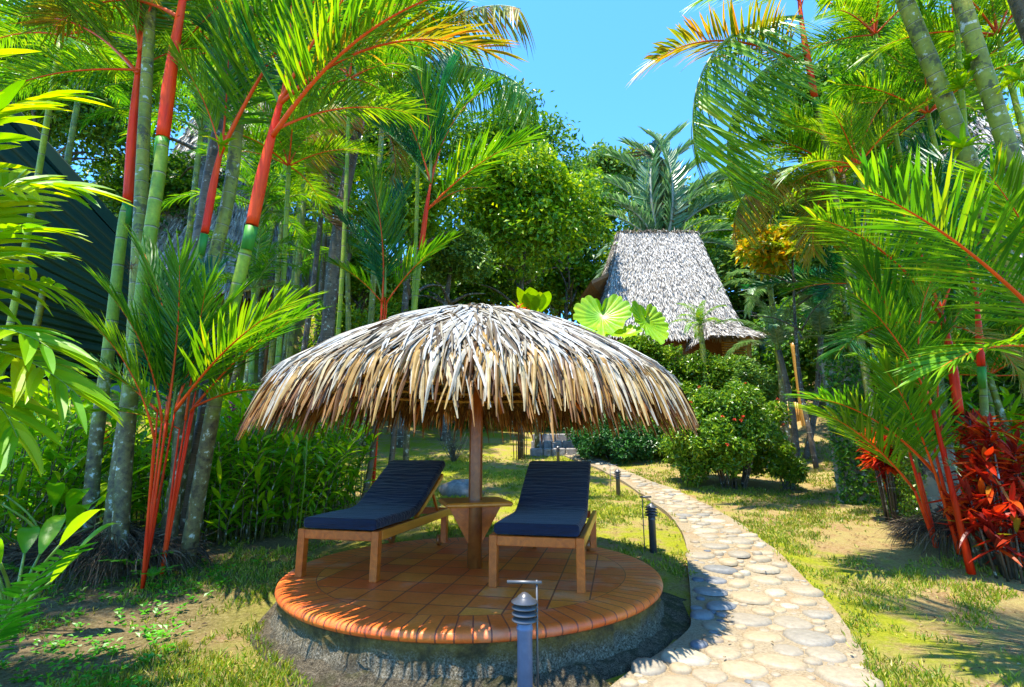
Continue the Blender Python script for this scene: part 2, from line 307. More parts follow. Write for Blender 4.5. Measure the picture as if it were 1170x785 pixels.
m, nt = new_mat('green_sheet'); out(nt, ramp(nt, noise(nt, 1.5, 4, vec=objc(nt)), [(.3, (.002, .020, .010)), (.7, (.004, .032, .014))]), .6, spec=.1); M['green_sheet'] = m
m, nt = new_mat('big_leaf')
c = ramp(nt, noise(nt, 2.2, 4, vec=objc(nt)), [(.35, (.16, .42, .005)), (.6, (.34, .55, .008)), (.75, (.50, .50, .01))])
out(nt, c, .35, trans=.4, tcol=mix(nt, 1., c, (1.7, 1.4, .3), 'MULTIPLY')); M['big_leaf'] = m

# ---------------------------------------------------------------- mesh helpers
class MB:
    def __init__(s): s.v = []; s.f = []; s.m = []; s.n = 0; s.uv = []; s.has_uv = False; s.sm = []
    def add(s, V, Fc, mi=0, uv=None, smooth=False):
        V = np.asarray(V, float).reshape(-1, 3); Fc = np.asarray(Fc, int)
        s.v.append(V); s.f.append((Fc + s.n)); s.m.append(np.full(len(Fc), mi)); s.sm.append(np.full(len(Fc), smooth)); s.n += len(V)
        if uv is None: uv = np.zeros((Fc.size, 2))
        else: s.has_uv = True
        s.uv.append(np.asarray(uv, float).reshape(-1, 2)); return s
    def mesh(s, name, mats):
        me = bpy.data.meshes.new(name)
        V = np.concatenate(s.v); me.vertices.add(len(V)); me.vertices.foreach_set('co', V.ravel())
        loops = np.concatenate([f.ravel() for f in s.f]); tot = np.concatenate([np.full(len(f), f.shape[1]) for f in s.f])
        start = np.concatenate([[0], np.cumsum(tot)[:-1]])
        me.loops.add(len(loops)); me.loops.foreach_set('vertex_index', loops)
        me.polygons.add(len(tot)); me.polygons.foreach_set('loop_start', start); me.polygons.foreach_set('loop_total', tot)
        me.polygons.foreach_set('material_index', np.concatenate(s.m))
        me.polygons.foreach_set('use_smooth', np.concatenate(s.sm))
        if s.has_uv:
            ul = me.uv_layers.new(name='UVMap'); ul.data.foreach_set('uv', np.concatenate(s.uv).ravel())
        for mt in (mats if isinstance(mats, (list, tuple)) else [mats]): me.materials.append(M[mt])
        me.update(calc_edges=True); me.validate(); return me
    def build(s, name, mats, parent=None): return link(name, s.mesh(name, mats), parent)
def link(name, data, parent=None):
    o = bpy.data.objects.new(name, data); COL.objects.link(o)
    if parent is not None: o.parent = parent
    return o
def tag(o, label=None, cat=None, group=None, kind=None):
    if label: o['label'] = label
    if cat: o['category'] = cat
    if group: o['group'] = group
    if kind: o['kind'] = kind
    return o
def empty(name, loc, label, cat, group=None, rz=0):
    o = bpy.data.objects.new(name, None); COL.objects.link(o); o.location = loc; o.rotation_euler[2] = rz
    o.empty_display_size = .1; return tag(o, label, cat, group)
def copy_tree(o, parent=None):
    c = o.copy(); COL.objects.link(c)
    if parent is not None: c.parent = parent
    for ch in [x for x in bpy.data.objects if x.parent == o]: copy_tree(ch, c)
    return c
def box(mb, c, s, mi=0, rot=None, taper=1.0, bev=0.0):
    x, y, z = s[0] / 2, s[1] / 2, s[2] / 2
    if bev <= 0:
        V = np.array([[sx * x * (taper if sz < 0 else 1), sy * y * (taper if sz < 0 else 1), sz * z] for sz in (-1, 1) for sy in (-1, 1) for sx in (-1, 1)])
        Fc = [[0, 2, 3, 1], [4, 5, 7, 6], [0, 1, 5, 4], [2, 6, 7, 3], [0, 4, 6, 2], [1, 3, 7, 5]]
        if rot is not None: V = V @ np.array(rot).T
        mb.add(V + np.array(c), Fc, mi); return
    # chamfered box by loft of bevelled outline
    b = min(bev, x * .9, y * .9, z * .9)
    def ring(ix, iz):
        X, Y = x - ix, y - ix
        k = b
        return [[-X + k, -Y, iz], [X - k, -Y, iz], [X, -Y + k, iz], [X, Y - k, iz], [X - k, Y, iz], [-X + k, Y, iz], [-X, Y - k, iz], [-X, -Y + k, iz]]
    V = np.array(ring(b * .999, -z) + ring(0, -z + b) + ring(0, z - b) + ring(b * .999, z))
    q = []
    for k in range(3):
        for i in range(8): q.append([k * 8 + i, k * 8 + (i + 1) % 8, k * 8 + 8 + (i + 1) % 8, k * 8 + 8 + i])
    if rot is not None: V = V @ np.array(rot).T
    V = V + np.array(c)
    n0 = mb.n; mb.add(V, q, mi)
    mb.f.append(np.array([[n0 + i for i in range(7, -1, -1)], [n0 + 24 + i for i in range(8)]])); mb.m.append(np.full(2, mi)); mb.sm.append(np.full(2, False)); mb.uv.append(np.zeros((16, 2)))
def beam(mb, a, b, w, h, mi=0, bev=0.004, up=(0, 0, 1)):
    a, b = Vector(a), Vector(b); d = (b - a); ln = d.length; d.normalize()
    upv = Vector(up); side = d.cross(upv)
    if side.length < 1e-3: side = d.cross(Vector((0, 1, 0)))
    side.normalize(); u = side.cross(d).normalized()
    rot = np.array([list(side), list(d), list(u)]).T
    box(mb, list((a + b) / 2), (w, ln, h), mi, rot=rot, bev=bev)
def smooth_path(pts, k=6):
    P = [Vector(p) for p in pts]
    if len(P) < 3: return [P[0].lerp(P[1], i / k) for i in range(k + 1)]
    res = []
    Q = [P[0] * 2 - P[1]] + P + [P[-1] * 2 - P[-2]]
    for i in range(1, len(Q) - 2):
        for j in range(k):
            t = j / k; a, b, c, d = Q[i - 1], Q[i], Q[i + 1], Q[i + 2]
            res.append(.5 * ((2 * b) + (c - a) * t + (2 * a - 5 * b + 4 * c - d) * t * t + (3 * b - a - 3 * c + d) * t ** 3))
    res.append(P[-1]); return res
def tube(mb, pts, radii, ns=10, mi=0, cap=True, wob=0.0, ring=None):
    P = [Vector(p) for p in pts]; n = len(P); rr = np.interp(np.linspace(0, 1, n), np.linspace(0, 1, len(radii)), radii)
    V = []; dist = [0]
    for i in range(1, n): dist.append(dist[-1] + (P[i] - P[i - 1]).length)
    ref = Vector((1, 0, 0.01))
    for i in range(n):
        d = (P[min(i + 1, n - 1)] - P[max(i - 1, 0)]).normalized()
        if abs(d.dot(ref)) > .95: ref = Vector((0, 1, 0))
        a = (ref - d * ref.dot(d)).normalized(); b = d.cross(a); ref = a
        for k in range(ns):
            th = 2 * math.pi * k / ns; r = rr[i] * (1 + (wob * math.sin(3 * th + i * 1.3) if wob else 0))
            if ring: r *= 1 + ring[1] * max(0, 1 - abs(((dist[i] / ring[0]) % 1) - .0) * 6)
            V.append(P[i] + a * (r * math.cos(th)) + b * (r * math.sin(th)))
    V = np.array([list(v) for v in V]); q = []; uv = []
    for i in range(n - 1):
        for k in range(ns):
            k2 = (k + 1) % ns; q.append([i * ns + k, i * ns + k2, (i + 1) * ns + k2, (i + 1) * ns + k])
            uv += [[k / ns, dist[i]], [(k + 1) / ns, dist[i]], [(k + 1) / ns, dist[i + 1]], [k / ns, dist[i + 1]]]
    n0 = mb.n; mb.add(V, q, mi, uv=uv, smooth=True)
    if cap:
        for s0, rv in ((0, True), ((n - 1) * ns, False)):
            idx = [n0 + s0 + k for k in range(ns)]
            if rv: idx = idx[::-1]
            mb.f.append(np.array([idx])); mb.m.append(np.array([mi])); mb.sm.append(np.array([False])); mb.uv.append(np.zeros((ns, 2)))
def lathe(mb, prof, c=(0, 0, 0), ns=32, mi=0, smooth=True):
    V = []; q = []
    for r, z in prof:
        for k in range(ns):
            th = 2 * math.pi * k / ns; V.append([c[0] + r * math.cos(th), c[1] + r * math.sin(th), c[2] + z])
    for i in range(len(prof) - 1):
        for k in range(ns):
            k2 = (k + 1) % ns; q.append([i * ns + k, i * ns + k2, (i + 1) * ns + k2, (i + 1) * ns + k])
    mb.add(V, q, mi, smooth=smooth)
def nrm(a): return a / np.maximum(np.linalg.norm(a, axis=-1, keepdims=True), 1e-9)
def strips(mb, base, dr, nr, ln, wd, droop, K=4, mi=0, fold=.25, prof=None, smooth=False):
    """long narrow leaves: base/dr/nr (n,3), ln/wd/droop (n,). Each leaf is one folded strip that bends down."""
    n = len(base); dr = nrm(dr); sd = nrm(np.cross(dr, nr)); nn = nrm(np.cross(sd, dr))
    t = np.linspace(0, 1, K + 1)
    if prof is None: prof = np.array([.35] + [math.sin(math.pi * (.22 + .78 * x)) ** .7 for x in t[1:-1]] + [.04])
    ln = np.asarray(ln).reshape(-1, 1, 1); wd = np.asarray(wd).reshape(-1, 1, 1); dp = np.asarray(droop).reshape(-1, 1, 1)
    T = t.reshape(1, -1, 1)
    ctr = base[:, None, :] + dr[:, None, :] * ln * (T - .25 * np.abs(dp) * T ** 3) + np.array([0, 0, -1.0]) * ln * dp * T ** 2
    W = wd * .5 * np.asarray(prof).reshape(1, -1, 1)
    c0 = ctr - sd[:, None, :] * W; c2 = ctr + sd[:, None, :] * W
    c1 = ctr - nn[:, None, :] * W * fold * 2
    V = np.stack([c0, c1, c2], 2)  # n,K+1,3,3
    idx = np.arange((K + 1) * 3).reshape(K + 1, 3); q = []
    for i in range(K):
        for j in range(2): q.append([idx[i, j], idx[i, j + 1], idx[i + 1, j + 1], idx[i + 1, j]])
    q = np.array(q); Fc = (q[None] + (np.arange(n) * (K + 1) * 3)[:, None, None]).reshape(-1, 4)
    mb.add(V.reshape(-1, 3), Fc, mi, smooth=smooth)
def leaves(mb, pos, dr, nr, ln, wd, mi=0):
    n = len(pos); dr = nrm(dr); sd = nrm(np.cross(dr, nr)); nn = nrm(np.cross(sd, dr))
    ln = np.asarray(ln).reshape(-1, 1); wd = np.asarray(wd).reshape(-1, 1)
    b = pos; tip = pos + dr * ln - nn * ln * .15; c = pos + dr * ln * .5; l = c - sd * wd * .5 + nn * wd * .18; r = c + sd * wd * .5 + nn * wd * .18
    V = np.stack([b, l, tip, r], 1).reshape(-1, 3); k = (np.arange(n) * 4)[:, None]
    Fc = np.concatenate([k + [0, 3, 2], k + [0, 2, 1]], 1).reshape(-1, 3); mb.add(V, Fc, mi)
def rdir(n, up=0.0):
    v = RNG.normal(size=(n, 3)); v[:, 2] += up; return nrm(v)

# ---------------------------------------------------------------- frond prototypes (grow along +X, up +Z)
FR = {}
def frond_proto(key, leafm, rachm, curve=50, pet=.13, n=66, leaf=.36, wd=.0120, vee=25, ang=(62, 28), droop=.15, jit=6, seed=0, K=4, rr=.0065, lift=0):
    rg = np.random.default_rng(seed); mb = MB()
    steps = 24; pts = [np.zeros(3)]; a = R(curve * .45 + lift)
    for i in range(steps):
        t = i / steps; an = a - R(curve) * (t ** 1.3); pts.append(pts[-1] + np.array([math.cos(an), 0, math.sin(an)]) / steps)
    P = np.array(pts); tl = np.linspace(0, 1, steps + 1)
    tube(mb, [Vector(p) for p in P], [rr * 1.6, rr, rr * .6, rr * .15], ns=6, mi=1)
    for sgn in (-1, 1):
        t = pet + (1 - pet) * (np.arange(n) + rg.uniform(-.15, .15, n)) / n; t = np.clip(t, pet, .995)
        base = np.stack([np.interp(t, tl, P[:, i]) for i in range(3)], 1)
        tg = nrm(np.stack([np.interp(np.clip(t + .02, 0, 1), tl, P[:, i]) - np.interp(np.clip(t - .02, 0, 1), tl, P[:, i]) for i in range(3)], 1))
        side = np.tile(np.array([0., sgn, 0]), (n, 1)); upv = np.cross(tg, np.array([0., 1, 0])) * -1
        upv = np.where(upv[:, 2:3] < -0.2, -upv, upv)
        u = (t - pet) / (1 - pet)
        A = np.radians(ang[0] + (ang[1] - ang[0]) * u + rg.normal(0, jit, n)); Vv = np.radians(vee + rg.normal(0, jit, n))
        dr = tg * np.cos(A)[:, None] + (side * np.cos(Vv)[:, None] + upv * np.sin(Vv)[:, None]) * np.sin(A)[:, None]
        nr = nrm(upv * np.cos(Vv)[:, None] - side * np.sin(Vv)[:, None])
        ln = leaf * (np.clip(1.1 - .75 * u, 0, 1) ** .6) * (np.clip(.62 + 2.2 * u, 0, 1)) * rg.uniform(.88, 1.1, n)
        strips(mb, base, dr, nr, ln, wd * rg.uniform(.8, 1.15, n), droop * rg.uniform(.6, 1.5, n), K=K)
    me = mb.mesh('frond_' + key, [leafm, rachm]); FR.setdefault(key, []).append((me, P[-1])); return me
for s in range(3):
    frond_proto('stiff', 'frond_green', 'rachis_red', curve=40, seed=s, droop=.12 + .05 * s)
    frond_proto('lime', 'frond_lime', 'rachis_red', curve=50, seed=10 + s, droop=.14 + .05 * s)
    frond_proto('gold', 'frond_gold', 'rachis_red', curve=60, seed=20 + s, droop=.2)
    frond_proto('teal', 'frond_teal', 'rachis_green', curve=35, seed=30 + s, vee=35, droop=.08)
    frond_proto('hang', 'frond_lime' if s != 1 else 'frond_gold', 'rachis_green', curve=82, seed=40 + s, n=80, leaf=.27, wd=.0105, vee=-35, droop=.55, ang=(70, 40), pet=.12, K=5)
    frond_proto('silver', 'frond_silver', 'rachis_green', curve=85, seed=50 + s, n=80, leaf=.20, wd=.012, vee=15, droop=.35, pet=.12)
    frond_proto('grey', 'frond_silver', 'rachis_pale', curve=75, seed=150 + s, n=60, leaf=.20, wd=.020, vee=38, droop=.2, pet=.10, K=3, rr=.012, ang=(58, 30))
    frond_proto('young', 'frond_green', 'rachis_red', curve=30, seed=60 + s, n=46, leaf=.42, wd=.016, pet=.20, vee=20, droop=.1, ang=(50, 18))
    frond_proto('younglime', 'frond_lime', 'rachis_red', curve=34, seed=70 + s, n=46, leaf=.42, wd=.016, pet=.20, vee=18, droop=.12, ang=(50, 18))
    frond_proto('broad', 'lime_broad', 'rachis_green', curve=60, seed=80 + s, n=15, leaf=.42, wd=.05, pet=.14, vee=8, droop=.32, ang=(66, 25), K=6)
    frond_proto('far', 'frond_green', 'rachis_green', curve=80, seed=90 + s, n=40, leaf=.26, wd=.015, vee=10, droop=.3, K=3)
    frond_proto('farlime', 'frond_lime', 'rachis_green', curve=80, seed=95 + s, n=40, leaf=.26, wd=.015, vee=10, droop=.3, K=3)
    frond_proto('fern', 'fern', 'rachis_green', curve=45, seed=100 + s, n=22, leaf=.20, wd=.034, vee=5, droop=.1, ang=(80, 55), pet=.2, K=4, rr=.006)
    frond_proto('dead', 'dead_leaf', 'stem_brown', curve=120, seed=110 + s, n=30, leaf=.25, wd=.014, vee=-30, droop=.7, K=4)
NAMEOF = {}
def frond(root, key, base, tip, roll=0, name='frond', var=None, squash=1.0):
    """one frond of the thing `root`, from world point base to world point tip"""
    me, e = random.choice(FR[key]) if var is None else FR[key][var % len(FR[key])]
    base, tip = Vector(base), Vector(tip); d = tip - base; ln = d.length; dn = d.normalized()
    e = Vector(e); lx = e.normalized(); ly = Vector((0, 1, 0)); lz = lx.cross(ly).normalized()
    up = Vector((0, 0, 1)) - dn * dn.z
    if up.length < .05: up = Vector((0, -1, 0)) - dn * (-dn.y)
    up.normalize(); wy = up.cross(dn).normalized()
    q = Matrix.Rotation(roll, 3, dn); up = q @ up; wy = q @ wy
    A = Matrix((lx, ly, lz)).transposed(); B = Matrix((dn, wy, up)).transposed()
    Rm = B @ A.transposed(); s = ln / e.length
    o = link(name, me, root); o.matrix_local = Matrix.LocRotScale(base - root.location, Rm.to_quaternion(), (s, s * squash, s)); return o
def auto_crown(root, key, c, n, ln, el=(75, -10), az0=0, spread=360, name='frond'):
    for i in range(n):
        az = R(az0 + spread * (i + random.uniform(-.2, .2)) / n * (1 if spread < 360 else 1.618 * 1.0 if False else 1)); u = (i * .618) % 1
        e = R(el[0] + (el[1] - el[0]) * u); l = ln * random.uniform(.85, 1.12)
        k = key if isinstance(key, str) else random.choice(key)
        frond(root, k, c, Vector(c) + Vector((math.cos(az) * math.cos(e), math.sin(az) * math.cos(e), math.sin(e))) * l, name=name)

def stem(root, pts, r0, r1, mat, name='trunk', ns=14, ring=(.16, .05), k=8):
    mb = MB(); P = [Vector(p) - root.location for p in smooth_path(pts, k)]
    tube(mb, P, [r0, (r0 * .45 + r1 * .55), r1], ns=ns, ring=ring); return mb.build(name, mat, root)

exec_order = []
# ---------------------------------------------------------------- setting: terrain, path, gutter
def build_terrain():
    def axis(lo, hi, c, n):
        t = np.linspace(-1, 1, n); s = np.sign(t) * np.abs(t) ** 2.6
        return np.where(s < 0, c + (c - lo) * s, c + (hi - c) * s)
    X = axis(-260, 260, 0.0, 300); Y = axis(-200, 320, 5, 320)
    gx, gy = np.meshgrid(X, Y); Z = terrain(gx, gy)
    V = np.stack([gx, gy, Z], -1).reshape(-1, 3); nx, ny = len(X), len(Y)
    i = np.arange(nx - 1)[None, :] + nx * np.arange(ny - 1)[:, None]; i = i.ravel()
    mb = MB(); mb.add(V, np.stack([i, i + 1, i + nx + 1, i + nx], 1), smooth=True)
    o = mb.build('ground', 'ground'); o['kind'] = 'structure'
build_terrain()

PATH_L = [(640, 860), (672, 820), (712, 785), (752, 754), (786, 728), (790, 712), (789, 680), (786, 650), (783, 622), (772, 600), (750, 580), (725, 561), (700, 546), (676, 534), (650, 524), (632, 517)]
PATH_R = [(1040, 860), (1018, 820), (1001, 785), (985, 748), (960, 712), (934, 682), (905, 652), (878, 626), (846, 603), (810, 581), (775, 564), (742, 551), (717, 541), (695, 530), (680, 522), (672, 515)]
pl = smooth_path([gp(*p) for p in PATH_L], 5); pr = smooth_path([gp(*p) for p in PATH_R], 5)
def in_path(x, y):
    return point_in(x, y, POLY)
POLY = np.array([[p.x, p.y] for p in pl] + [[p.x, p.y] for p in reversed(pr)])
def point_in(x, y, poly):
    x = np.asarray(x); y = np.asarray(y); c = np.zeros(x.shape, bool); n = len(poly)
    for i in range(n):
        x1, y1 = poly[i]; x2, y2 = poly[(i + 1) % n]
        cond = ((y1 > y) != (y2 > y)); xi = (x2 - x1) * (y - y1) / (y2 - y1 + 1e-12) + x1
        c ^= cond & (x < xi)
    return c
def path_z(x, y): return terrain(x, y) + .045
def build_path():
    mb = MB(); n = len(pl); K = 10; V = []
    for a, b in zip(pl, pr):
        A = np.array([a.x, a.y]); B = np.array([b.x, b.y]); zl = tz(*A); zr = tz(*B)
        zz = max(tz(*(A * .6 + B * .4)), zl) if a.y < 6 else zl
        V.append([A[0], A[1], zl - .1])
        for j in range(K + 1):
            p = A + (B - A) * j / K; V.append([p[0], p[1], tz(*p) + .045 + .01 * math.sin(p[0] * 5) * math.sin(p[1] * 4)])
        V.append([B[0], B[1], zr - .1])
    W = K + 3; q = []
    for i in range(n - 1):
        for j in range(W - 1): q.append([i * W + j, i * W + j + 1, (i + 1) * W + j + 1, (i + 1) * W + j])
    mb.add(V, q, 0, smooth=False)
    # cobbles pressed into the mortar
    xs0, ys0 = POLY.min(0); xs1, ys1 = POLY.max(0); pts = []; cell = {}
    rg = np.random.default_rng(3)
    for phase, (cnt, rmin, rmax) in enumerate(((800, .12, .16), (5000, .085, .12), (14000, .05, .085), (26000, .025, .05))):
        for _ in range(cnt):
            y = ys0 + (ys1 - ys0) * rg.random() ** 1.3; x = rg.uniform(xs0, xs1); r = rg.uniform(rmin, rmax)
            if y > 9 and phase == 3: continue
            k = (int(x / .34), int(y / .34)); ok = True
            for dx in (-1, 0, 1):
                for dy in (-1, 0, 1):
                    for (a, b, c) in cell.get((k[0] + dx, k[1] + dy), ()):
                        if (a - x) ** 2 + (b - y) ** 2 < ((c + r) * .90) ** 2: ok = False; break
                    if not ok: break
                if not ok: break
            if ok: cell.setdefault(k, []).append((x, y, r)); pts.append((x, y, r))
    arr = np.array(pts); ins = point_in(arr[:, 0], arr[:, 1], POLY)
    for d in (-1, 1):
        ins &= point_in(arr[:, 0] + d * arr[:, 2] * .7, arr[:, 1], POLY)
    ns = 12
    for (x, y, r) in arr[ins]:
        asp = rg.uniform(.68, .98); rot = rg.uniform(-.5, .5) ; th = np.linspace(0, 2 * math.pi, ns, endpoint=False)
        w3 = 1 + rg.uniform(-.10, .10) * np.cos(2 * th + rg.uniform(0, 6)) + rg.uniform(-.08, .08) * np.cos(3 * th + rg.uniform(0, 6))
        hh = rg.uniform(.016, .032) if r > .05 else .008; z0 = tz(x, y) + .045; V = []
        for (s, z) in ((1.0, -.012), (.97, hh * .35), (.82, hh * .8), (.5, hh)):
            ex = r * 1.0 * s * w3 * np.cos(th); ey = r * asp * s * w3 * np.sin(th)
            V.append(np.stack([x + ex * math.cos(rot) - ey * math.sin(rot), y + ex * math.sin(rot) + ey * math.cos(rot), np.full(ns, z0 + z)], 1))
        V.append(np.array([[x, y, z0 + hh * 1.04]])); V = np.concatenate(V); q = []
        for i in range(3):
            for k in range(ns): q.append([i * ns + k, i * ns + (k + 1) % ns, (i + 1) * ns + (k + 1) % ns, (i + 1) * ns + k])
        dl = min(math.hypot(x - p.x, y - p.y) for p in pl if abs(p.y - y) < .6) if y < 6.2 else 9
        mi = 2 if (dl < .22 and 3.5 < y < 5.6 and rg.random() < .8) else 1  # shade-toned stones along the left edge, where the parasol shadow falls
        n0 = mb.n; mb.add(V, q, mi, smooth=True)
        tri = np.array([[n0 + 3 * ns + k, n0 + 3 * ns + (k + 1) % ns, n0 + 4 * ns] for k in range(ns)])
        mb.f.append(tri); mb.m.append(np.full(ns, mi)); mb.sm.append(np.full(ns, True)); mb.uv.append(np.zeros((ns * 3, 2)))
    o = mb.build('path', ['mortar', 'cobble', 'cobble_shade_tone']); o['kind'] = 'structure'; o['label'] = 'curving path of rounded stones set in pale mortar'
build_path()

def build_gutter():
    mb = MB(); ns = 160; V = []; prof = [(PR - .06, .07), (PR - .01, .055), (PR + .05, .035), (PR + .12, .018), (PR + .20, .010), (PR + .28, .012), (PR + .36, .014), (PR + .42, -.05)]
    for r, z in prof:
        for k in range(ns):
            th = 2 * math.pi * k / ns; rr = PR + (r - PR) * (1 if r < PR else (.30 + 1.5 * max(0, math.cos(th + .75)) ** 1.3)) + (.03 * math.sin(5 * th + 1) + .02 * math.sin(11 * th)) * (1 if r > PR + .1 else .2)
            x = PC[0] + rr * math.cos(th); y = PC[1] + rr * math.sin(th)
            rr0 = math.hypot(x - PC[0], y - PC[1]); back = sstep(-.2, .9, math.sin(th))
            inp = bool(point_in(np.array([x - .02]), np.array([y + .02]), POLY)[0])
            V.append([x, y, -(.35 if inp else 0) + tz(x, y) + z - .3 * float(back) * (1 if z < .04 else .2)])
    q = [[i * ns + k, i * ns + (k + 1) % ns, (i + 1) * ns + (k + 1) % ns, (i + 1) * ns + k] for i in range(len(prof) - 1) for k in range(ns)]
    mb.add(V, q, smooth=True); o = mb.build('gutter', 'grit'); o['kind'] = 'structure'
build_gutter()

# ---------------------------------------------------------------- round patio
def build_patio():
    t = empty('round_patio', (PC[0], PC[1], 0), 'raised round patio of orange terracotta tiles under the thatched parasol', 'patio')
    mb = MB(); lathe(mb, [(0.0, PZ), (RI * .5, PZ), (RI, PZ), (PR - .05, PZ), (PR - .022, PZ - .005), (PR - .006, PZ - .018), (PR, PZ - .036), (PR - .004, PZ - .052), (PR - .015, PZ - .062), (PR - .05, PZ - .064)], ns=180)
    mb.build('tiled_floor', 'terracotta', t)
    mb = MB(); rg = np.random.default_rng(5); ns = 180; V = []
    prof = [(PR - .03, PZ - .060), (PR - .028, PZ - .10), (PR - .035, PZ - .14), (PR - .02, PZ - .18), (PR - .01, PZ - .22), (PR + .02, PZ - .26), (PR + .03, PZ - .36)]
    for i, (r, z) in enumerate(prof):
        for k in range(ns):
            th = 2 * math.pi * k / ns; rr = r + (.008 * math.sin(k * .9 + i) + .008 * rg.normal() if i > 0 else 0)
            V.append([rr * math.cos(th), rr * math.sin(th), z])
    q = [[i * ns + k, i * ns + (k + 1) % ns, (i + 1) * ns + (k + 1) % ns, (i + 1) * ns + k] for i in range(len(prof) - 1) for k in range(ns)]
    mb.add(V, q, smooth=True); mb.build('concrete_base', 'rough_concrete', t)
build_patio()

# ---------------------------------------------------------------- thatched parasol
EDGE_Z = 1.76; PEAK_Z = at(540, 368, 4.6).z; RAD = 1.68
def dome(r):
    u = np.clip(np.asarray(r, float) / RAD, 0, 1.3)
    return EDGE_Z + (PEAK_Z - EDGE_Z) * (1 - u ** 1.75) - .0 * u
def build_parasol():
    t = empty('thatched_parasol', (PC[0], PC[1], PZ), 'round palm thatch parasol on a wooden post over the patio', 'parasol')
    z0 = PZ
    mb = MB(); tube(mb, [(0, 0, 0), (0, 0, .5), (0, 0, 1.2), (0.0, 0, PEAK_Z - z0 - .12)], [.062, .060, .058, .05], ns=20, wob=.02); mb.build('post', 'wood_dark', t)
    # thatch
    mb = MB(); rg = np.random.default_rng(11)
    rr = np.linspace(.05, RAD - .42, 12)
    lathe(mb, [(.001, float(dome(0)) - .03 - z0)] + [(r, float(dome(r)) - .045 - z0) for r in rr] , ns=64, mi=1)  # closed dome added under the strips to stop light leaking through
    def layer(n, rlo, rhi, lmin, lmax, mi, zoff, yaw=.22, wd=.028):
        ncl = max(14, n // 22); cl_th = rg.uniform(0, 2 * math.pi, ncl); cl_y = rg.normal(0, yaw, ncl)
        c = rg.integers(0, ncl, n); th = cl_th[c] + rg.normal(0, .16, n); yawv = cl_y[c] + rg.normal(0, .07, n)
        r = rlo + (rhi - rlo) * np.sqrt(rg.random(n)); ln = rg.uniform(lmin, lmax, n); w0 = wd * rg.uniform(.7, 1.25, n)
        # follow the dome, then hang
        K = 7; V = np.zeros((n, K + 1, 3, 3)); rc = r.copy(); tc = th.copy(); zextra = np.zeros(n); lift = zoff + rg.uniform(0, .05, n)
        over = np.zeros(n); tw = rg.normal(0, .9, n)
        p = np.stack([rc * np.cos(tc), rc * np.sin(tc), dome(rc) + lift], 1)
        rh = np.stack([np.cos(th + yawv), np.sin(th + yawv), np.zeros(n)], 1); dz = -.1 * np.ones(n)
        for k in range(K + 1):
            rad = np.hypot(p[:, 0], p[:, 1]); sl = (dome(rad + .03) - dome(rad)) / .03
            sl = np.where(rad > RAD - .05, -1.5 - 6 * np.clip(rad - RAD + .05, 0, 1), sl); dz = dz * .45 + sl * .55
            d = rh.copy(); d[:, 2] = dz; d = nrm(d)
            sd = nrm(np.cross(d, np.array([0, 0, 1.0]))); up = np.cross(sd, d)
            a = tw * (k / K); sdd = sd * np.cos(a)[:, None] + up * np.sin(a)[:, None]
            W = (w0 * (math.sin(math.pi * (.25 + .70 * k / K)) ** .8) * .5)[:, None]
            V[:, k, 0] = p - sdd * W; V[:, k, 2] = p + sdd * W; V[:, k, 1] = p + up * W * .5
            p = p + d * (ln / K)[:, None]; rh = nrm(rh + rg.normal(0, .05, (n, 3)) * [1, 1, 0])
        V[..., 2] -= z0
        idx = np.arange((K + 1) * 3).reshape(K + 1, 3); q = np.array([[idx[i, j], idx[i, j + 1], idx[i + 1, j + 1], idx[i + 1, j]] for i in range(K) for j in range(2)])
        mb.add(V.reshape(-1, 3), (q[None] + (np.arange(n) * (K + 1) * 3)[:, None, None]).reshape(-1, 4), mi)
    layer(1300, RAD - .45, RAD - .10, .36, .56, 1, -.07, wd=.024)
    layer(2100, RAD - .70, RAD - .14, .42, .64, 0, .0, wd=.026, yaw=.34)
    layer(2400, .85, RAD - .45, .45, .75, 2, .02, wd=.026, yaw=.34)
    layer(1700, .4, 1.2, .4, .7, 2, .035, yaw=.45, wd=.024)
    layer(800, .02, .7, .35, .6, 2, .05, yaw=.8, wd=.022)
    mb.build('thatch', ['thatch', 'thatch_under', 'thatch_silver'], t)
    for k in range(10):
        th = 2 * math.pi * k / 10 + .2; mb = MB()
        tube(mb, [(r * math.cos(th), r * math.sin(th), float(dome(r)) - .10 - z0) for r in (.03, .5, 1.0, 1.4, RAD - .06)], [.022, .02], ns=8); mb.build('rafter', 'wood', t)
    for r in (.55, .8, 1.02, 1.2, 1.36, 1.48):
        mb = MB(); P = [(r * math.cos(a), r * math.sin(a), float(dome(r)) - .07 - z0) for a in np.linspace(0, 2 * math.pi, 49)]
        tube(mb, P, [.016], ns=8, cap=False); mb.build('batten', 'bamboo', t)
    # table fixed round the post, turned a little
    a = R(16); ca, sa = math.cos(a), math.sin(a); rot = np.array([[ca, -sa, 0], [sa, ca, 0], [0, 0, 1]]); zt = .53
    mb = MB(); box(mb, (-.005, -.02, zt), (.56, .48, .038), rot=rot, bev=.012); mb.build('table_top', 'wood_light', t)
    for s in (-1, 1):
        mb = MB(); V = [(s * .055, -.015, zt - .017), (s * .24, -.015, zt - .017), (s * .055, -.015, zt - .34), (s * .055, .015, zt - .017), (s * .24, .015, zt - .017), (s * .055, .015, zt - .34)]
        V = np.array(V) @ rot.T; n0 = mb.n
        mb.add(V, [[0, 1, 2], [3, 5, 4]]); mb.add(V, [[0, 3, 4, 1], [1, 4, 5, 2], [2, 5, 3, 0]]); mb.build('bracket', 'wood', t)
build_parasol()

